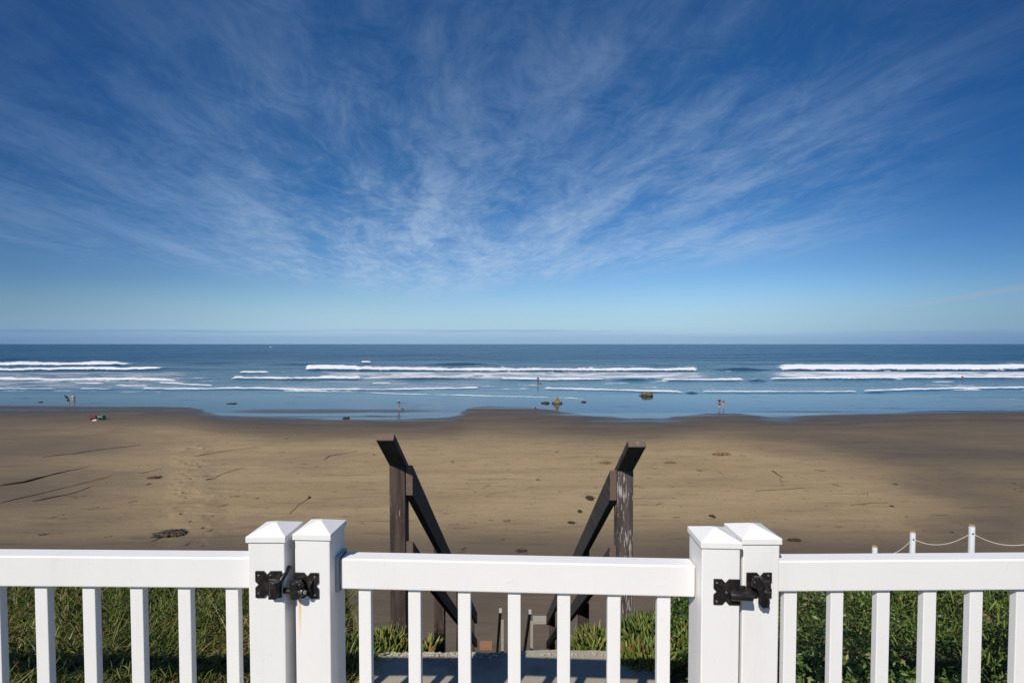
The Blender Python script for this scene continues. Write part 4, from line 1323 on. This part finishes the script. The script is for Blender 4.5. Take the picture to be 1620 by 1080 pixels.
clump('dark kelp bits at the far rope barrier post', 1506, 842, 7, 4, M_kelp, 6)
# scattered crumbs of kelp
k = 0
scr = [(145, 804), (123, 787), (90, 817), (190, 818), (412, 786), (378, 783), (474, 735), (500, 738), (210, 792), (340, 696), (453, 693), (60, 848), (160, 852), (716, 731), (640, 745), (590, 720), (1010, 770),
       (1044, 799), (1035, 740), (1180, 722), (1375, 783), (1480, 757), (1610, 766), (1615, 776), (700, 690), (850, 760), (880, 715), (770, 770), (735, 871), (300, 860), (325, 842), (350, 800), (1322, 766), (1345, 858), (1300, 745)]
for px, py in scr:
    p = sand_at(px, py)
    bm = bmesh.new()
    s_ = 0.05 + 0.004 * p.y
    for j in range(3):
        a = random.gauss(0.2, .6); L_ = s_ * random.uniform(1, 3.2)
        q = p + Vector((random.uniform(-1, 1) * s_, random.uniform(-1, 1) * s_ * 2, 0.01))
        add_tube(bm, [q - Vector((math.cos(a), math.sin(a), 0)) * L_ / 2, q, q + Vector((math.cos(a + .3), math.sin(a + .3), 0)) * L_ / 2], [.008, .022, .008], 5, .7)
    o = obj('kelp_scrap', bm, M_kelp if k % 3 else M_kelp2, None, 0, True, p)
    k += 1
    tag(o, 'small scrap of kelp scattered on the open sand', 'kelp', 'kelp scraps scattered over the sand')

# ------------------------------------------------------------------ bags on the beach
def bagmat(n, c): return simple(n, c, 0.7, 0.25, 6, 0.01)
M_red, M_green, M_white, M_strap = bagmat('red_cloth', (0.24, 0.02, 0.035)), bagmat('green_cloth', (0.07, 0.22, 0.14)), bagmat('white_cloth', (0.7, 0.68, 0.66)), bagmat('dark_strap', (0.02, 0.02, 0.022))
def bag(label, px, py, wpx, hpx, m, seed):
    p = sand_at(px, py); s_ = p.y / F
    th = thing('beach_bag', label, 'bag', p, 'bags left on the sand')
    w_, h_ = wpx * s_, hpx * s_
    bm = bmesh.new(); add_ball(bm, (0, 0, 0), (1, 1, 1), 3)
    for v in bm.verts:
        c = v.co
        n_ = float(vnoise(c.x * 2 + seed, c.y * 2 + c.z, seed, 3)) - .5
        e = 0.6
        sx, sy, sz = [math.copysign(abs(q) ** e, q) for q in c]
        v.co = p + Vector((sx * w_ * .46 * (1 + .3 * n_), sy * .28 * (1 + .3 * n_), (sz * .5 + .5) * h_ * (0.85 + .4 * n_)))
    body = obj('bag_body', bm, m, th, 0, True)
    bm = bmesh.new()
    for dx_ in (-.2, .2):
        add_tube(bm, [p + Vector((dx_ * w_ - .12, -.24, h_ * .6)), p + Vector((dx_ * w_ - .06, -.16, h_ * 1.02)), p + Vector((dx_ * w_ + .06, -.16, h_ * 1.02)), p + Vector((dx_ * w_ + .12, -.24, h_ * .6))], .022, 6)
    obj('handle', bm, M_strap, th, 0, True)
    bm = bmesh.new(); add_box(bm, p + Vector((0.02, -.31, h_ * .35)), (w_ * .4, .06, h_ * .35)); obj('pocket', bm, M_strap, th, .02)
bag('red beach bag on the sand, left of the green one', 148.5, 664, 12, 8, M_red, 3)
bag('green beach bag on the sand, right of the red one', 161, 663.6, 11, 8.5, M_green, 5)
p = sand_at(153, 664.8)
bm = bmesh.new(); add_box(bm, p + Vector((0, -.2, .05)), (.55, .3, .09)); add_box(bm, p + Vector((.03, -.2, .12)), (.42, .26, .05))
tag(obj('folded_towel', bm, M_white, None, .02, False, p), 'folded white towel lying in front of the red and green bags', 'towel')

# ------------------------------------------------------------------ people
def skinned(name, joints, edges, m, parent, sub=2, extra=None):
    """one continuous surface grown round a skeleton; joints: (x, y, z, radius)"""
    me = bpy.data.meshes.new(name)
    me.from_pydata([j[:3] for j in joints], edges, [])
    o = bpy.data.objects.new(name, me); C.objects.link(o)
    mo = o.modifiers.new('skin', 'SKIN'); mo.use_smooth_shade = True
    sv = me.skin_vertices[0].data
    for i, j in enumerate(joints):
        r_ = j[3]
        sv[i].radius = (r_, r_ * (j[4] if len(j) > 4 else 1.0))
    sv[0].use_root = True
    ss = o.modifiers.new('sub', 'SUBSURF'); ss.levels = sub; ss.render_levels = sub
    dg = bpy.context.evaluated_depsgraph_get()
    me2 = bpy.data.meshes.new_from_object(o.evaluated_get(dg))
    bpy.data.objects.remove(o); bpy.data.meshes.remove(me)
    bm = bmesh.new(); bm.from_mesh(me2); bpy.data.meshes.remove(me2)
    if extra: extra(bm)
    me3 = bpy.data.meshes.new(name); bm.to_mesh(me3); bm.free()
    me3.materials.append(m)
    me3.polygons.foreach_set('use_smooth', [True] * len(me3.polygons))
    o = bpy.data.objects.new(name, me3)
    return link(o, parent)
M_skin = simple('skin', (0.50, 0.32, 0.24), 0.55, 0.08, 8, 0)
def cloth(n, c): return simple(n, c, 0.85, 0.25, 9, 0.004)
def person(label, px, py, hpx, yaw, top, bottom, hair, lean=0.0, sleeves='short', legs='short', cap=None, group=None, step=0.12, wade=0.0, Y=None, crouch=0.0):
    p = sand_at(px, py)
    if Y: p = Vector((at(px, py, Y).x, Y, 0.0))
    hm = hpx * p.y / F + wade
    k = hm / 1.72
    p.z -= wade
    th = thing('person', label, 'person', p, group)
    th.rotation_euler = (0, 0, yaw)
    cl, sl = math.cos(lean), math.sin(lean)
    hip = 0.90 - crouch
    def up(x, y, z):      # torso frame: bends forward about the hips
        dz_ = z - 0.90
        return (x, y * cl - dz_ * sl if False else y - dz_ * sl, hip + dz_ * cl)
    def J(x, y, z, r_, f=1.0, torso=True):
        q = up(x, y, z) if torso else (x, y, z)
        return (q[0] * k, q[1] * k, q[2] * k, r_ * k, f)
    kn = 0.48 - crouch * .55
    ky = -0.02 - crouch * .45
    body = [J(0, 0, .93, .135, .75), J(0, 0, 1.12, .125, .75), J(0, 0, 1.34, .150, .65), J(0, 0, 1.47, .062), J(0, -.01, 1.55, .060), J(0, -.015, 1.63, .088, 1.12), J(0, -.01, 1.70, .060, 1.2)]
    ed = [(0, 1), (1, 2), (2, 3), (3, 4), (4, 5), (5, 6)]
    limbs = {}
    for s_ in (-1, 1):
        i = len(body)
        st_ = step * s_
        body += [J(s_ * .10, 0, hip - .05, .088, 1, False), J(s_ * .11, ky + st_ * .5, kn, .056, 1, False), J(s_ * .115, .02 + st_, .10, .040, 1, False), J(s_ * .12, -.10 + st_, .035, .035, 1, False)]
        ed += [(0, i), (i, i + 1), (i + 1, i + 2), (i + 2, i + 3)]
        limbs['leg', s_] = i
        i = len(body)
        body += [J(s_ * .17, 0, 1.40, .058), J(s_ * .235, .02, 1.13, .043), J(s_ * .25, -.09, .90, .031), J(s_ * .25, -.125, .83, .034, .6)]
        ed += [(2, i), (i, i + 1), (i + 1, i + 2), (i + 2, i + 3)]
        limbs['arm', s_] = i
    def face(bm):
        c = Vector(J(0, -.015, 1.62, 1)[:3])
        add_ball(bm, c + Vector((0, -.105, 0)) * k, (.014 * k, .022 * k, .022 * k), 1)         # nose
        for s_ in (-1, 1):
            add_ball(bm, c + Vector((s_ * .088, .01, 0)) * k, (.012 * k, .024 * k, .034 * k), 1)   # ears
            hnd = Vector(body[limbs['arm', s_] + 3][:3])
            for f_ in range(4):
                a = hnd + Vector((s_ * .004, (-.024 + .016 * f_), -.02)) * k
                ln = (.062, .072, .068, .052)[f_]
                add_tube(bm, [a, a + Vector((-s_ * .006, -.012, -ln * .55)) * k, a + Vector((-s_ * .02, -.016, -ln)) * k], [.0095 * k, .009 * k, .006 * k], 6)
            a = hnd + Vector((-s_ * .004, -.028, .022)) * k
            add_tube(bm, [a, a + Vector((-s_ * .012, -.03, -.012)) * k, a + Vector((-s_ * .016, -.042, -.036)) * k], [.011 * k, .010 * k, .007 * k], 6)
    skinned('body', body, ed, M_skin, th, 2, face)
    # shirt
    g = 1.16
    sh = [J(0, 0, .90, .150, .8), J(0, 0, 1.12, .142, .8), J(0, 0, 1.34, .165, .7), J(0, 0, 1.45, .085)]
    se = [(0, 1), (1, 2), (2, 3)]
    for s_ in (-1, 1):
        i = len(sh)
        sh += [J(s_ * .175, 0, 1.40, .074), J(s_ * .225, .016, 1.18, .062)]
        se += [(2, i), (i, i + 1)]
        if sleeves == 'long':
            sh += [J(s_ * .246, -.05, .99, .050), J(s_ * .25, -.085, .92, .046)]; se += [(i + 1, i + 2), (i + 2, i + 3)]
    skinned('shirt', sh, se, top, th, 1)
    tr = [J(0, 0, hip + .06, .150, .8, False), J(0, 0, hip - .02, .145, .8, False)]
    te = [(0, 1)]
    for s_ in (-1, 1):
        i = len(tr); st_ = step * s_
        tr += [J(s_ * .105, 0, hip - .12, .105, 1, False), J(s_ * .11, ky + st_ * .45, kn + .06, .082 if legs == 'short' else .074, 1, False)]
        te += [(1, i), (i, i + 1)]
        if legs == 'long':
            tr += [J(s_ * .115, .015 + st_, .12, .058, 1, False)]; te += [(i + 1, i + 2)]
    skinned('trousers' if legs == 'long' else 'shorts', tr, te, bottom, th, 1)
    hb = [J(0, .012, 1.60, .085, 1.05), J(0, .012, 1.67, .096, 1.15), J(0, .005, 1.715, .07, 1.2)]
    skinned('cap' if cap else 'hair', hb, [(0, 1), (1, 2)], cap or hair, th, 1)
    bm = bmesh.new()
    return th
M_black, M_navy, M_blue = cloth('black_cloth', (0.012, 0.012, 0.016)), cloth('navy_cloth', (0.016, 0.018, 0.055)), cloth('teal_blue_cloth', (0.02, 0.13, 0.28))
M_pat, M_olive, M_khaki, M_grey = cloth('pale_patterned_cloth', (0.50, 0.52, 0.66)), cloth('olive_cloth', (0.10, 0.13, 0.05)), cloth('khaki_cloth', (0.42, 0.36, 0.28)), cloth('grey_cloth', (0.18, 0.19, 0.22))
M_hair_b, M_hair_r, M_hair_d = cloth('brown_hair', (0.06, 0.035, 0.02)), cloth('auburn_hair', (0.13, 0.055, 0.035)), cloth('dark_hair', (0.02, 0.015, 0.012))
M_cap = cloth('white_cap', (0.75, 0.76, 0.78))
gp = 'people on the beach and in the surf'
person('person in black top bending forward, left of the one in the pale patterned shirt', 108, 640.5, 18.5, R(-25), M_black, M_black, M_hair_r, R(32), 'long', 'short', None, gp)
person('person in pale patterned shirt beside the one bending in black', 116.5, 640.5, 17.5, R(30), M_pat, M_khaki, M_hair_d, R(10), 'short', 'short', None, gp)
person('person in blue top and white cap standing alone on wet sand', 631, 648, 16, R(10), M_blue, M_grey, M_hair_b, R(4), 'long', 'short', M_cap, gp, 0.05)
person('person in navy top with bare legs at the water edge on the right', 1138, 646, 16.4, R(170), M_navy, M_navy, M_hair_d, R(3), 'short', 'short', None, gp)
person('person in olive top walking just right of the one in navy', 1144.3, 646, 14.6, R(185), M_olive, M_khaki, M_hair_b, R(3), 'short', 'short', None, gp)
person('dark wetsuited figure standing in the surf in the middle distance', 851, 605.6, 9.6, R(180), M_black, M_black, M_hair_d, 0, 'long', 'long', None, gp, .04, .25, 112)
person('dark wetsuited figure crouching in front of white foam at far right', 1523, 599, 5.6, R(160), M_black, M_black, M_hair_d, R(25), 'long', 'long', None, gp, .1, .55, 125, 0.12)

# shorebird beside the person in the cap
M_bird = simple('grey_feathers', (0.07, 0.065, 0.06), 0.7, 0.3, 20, 0)
p = sand_at(637, 648.3)
tb = thing('shorebird', 'small dark bird on wet sand beside the person in the white cap', 'bird', p)
bm = bmesh.new()
add_ball(bm, p + Vector((0, 0, .19)), (.17, .085, .085), 3)
add_ball(bm, p + Vector((-.15, 0, .29)), (.055, .045, .05), 2)
add_tube(bm, [p + Vector((-.08, 0, .22)), p + Vector((-.14, 0, .28))], [.06, .042], 8)
add_tube(bm, [p + Vector((-.19, 0, .29)), p + Vector((-.27, 0, .275))], [.016, .004], 6)
add_tube(bm, [p + Vector((.12, 0, .20)), p + Vector((.27, 0, .18))], [.06, .02], 6, .4)
for s_ in (-1, 1):
    add_tube(bm, [p + Vector((.0, .03 * s_, .14)), p + Vector((.01, .03 * s_, .06)), p + Vector((0, .03 * s_, 0.0))], .008, 5)
    add_tube(bm, [p + Vector((0, .03 * s_, .004)), p + Vector((-.05, .035 * s_, .004))], .008, 5)
obj('body', bm, M_bird, tb, 0, True)
p = sand_at(640.5, 637.6)
strand('thin dark kelp strip on wet sand right of the person in the white cap', [(635.5, 637.6), (640, 637.4), (645, 637.7)], .05, .03)

# boat far out
pb = Vector((at(428, 549.6, 1).x * 1230, 1230, 0.0))
tb = thing('sailing_boat', 'tiny white boat far out on the open sea', 'boat', pb)
M_hull = simple('white_hull_paint', (0.75, 0.76, 0.78), 0.4, 0.05, 3, 0)
bm = bmesh.new()
secs = [(-3.0, .75, .2), (-1.5, 1.0, .0), (0.5, 1.1, -.1), (2.2, .75, .1), (3.5, .06, .5)]
rings = []
for x, hw, kz in secs:
    rings.append([bm.verts.new(pb + Vector((x, y, z))) for y, z in ((-hw, 1.0 + .08 * max(0, x)), (-hw * .75, .3 + kz * .3), (0, -.3 + kz), (hw * .75, .3 + kz * .3), (hw, 1.0 + .08 * max(0, x)))])
for a, b in zip(rings, rings[1:]):
    for j in range(4): bm.faces.new([a[j], a[j + 1], b[j + 1], b[j]])
    bm.faces.new([a[4], a[0], b[0], b[4]])
bm.faces.new(rings[0]); bm.faces.new(rings[-1][::-1])
obj('hull', bm, M_hull, tb)
bm = bmesh.new(); add_box(bm, pb + Vector((-.2, 0, 1.35)), (2.4, 1.3, .75)); obj('cabin', bm, M_hull, tb, .1)
bm = bmesh.new(); add_tube(bm, [pb + Vector((.6, 0, 1)), pb + Vector((.6, 0, 8.2))], .09, 8); obj('mast', bm, M_bracket, tb)
bm = bmesh.new(); add_tube(bm, [pb + Vector((.6, 0, 2.2)), pb + Vector((-2.6, 0, 2.1))], .16, 8); obj('boom', bm, M_hull, tb)
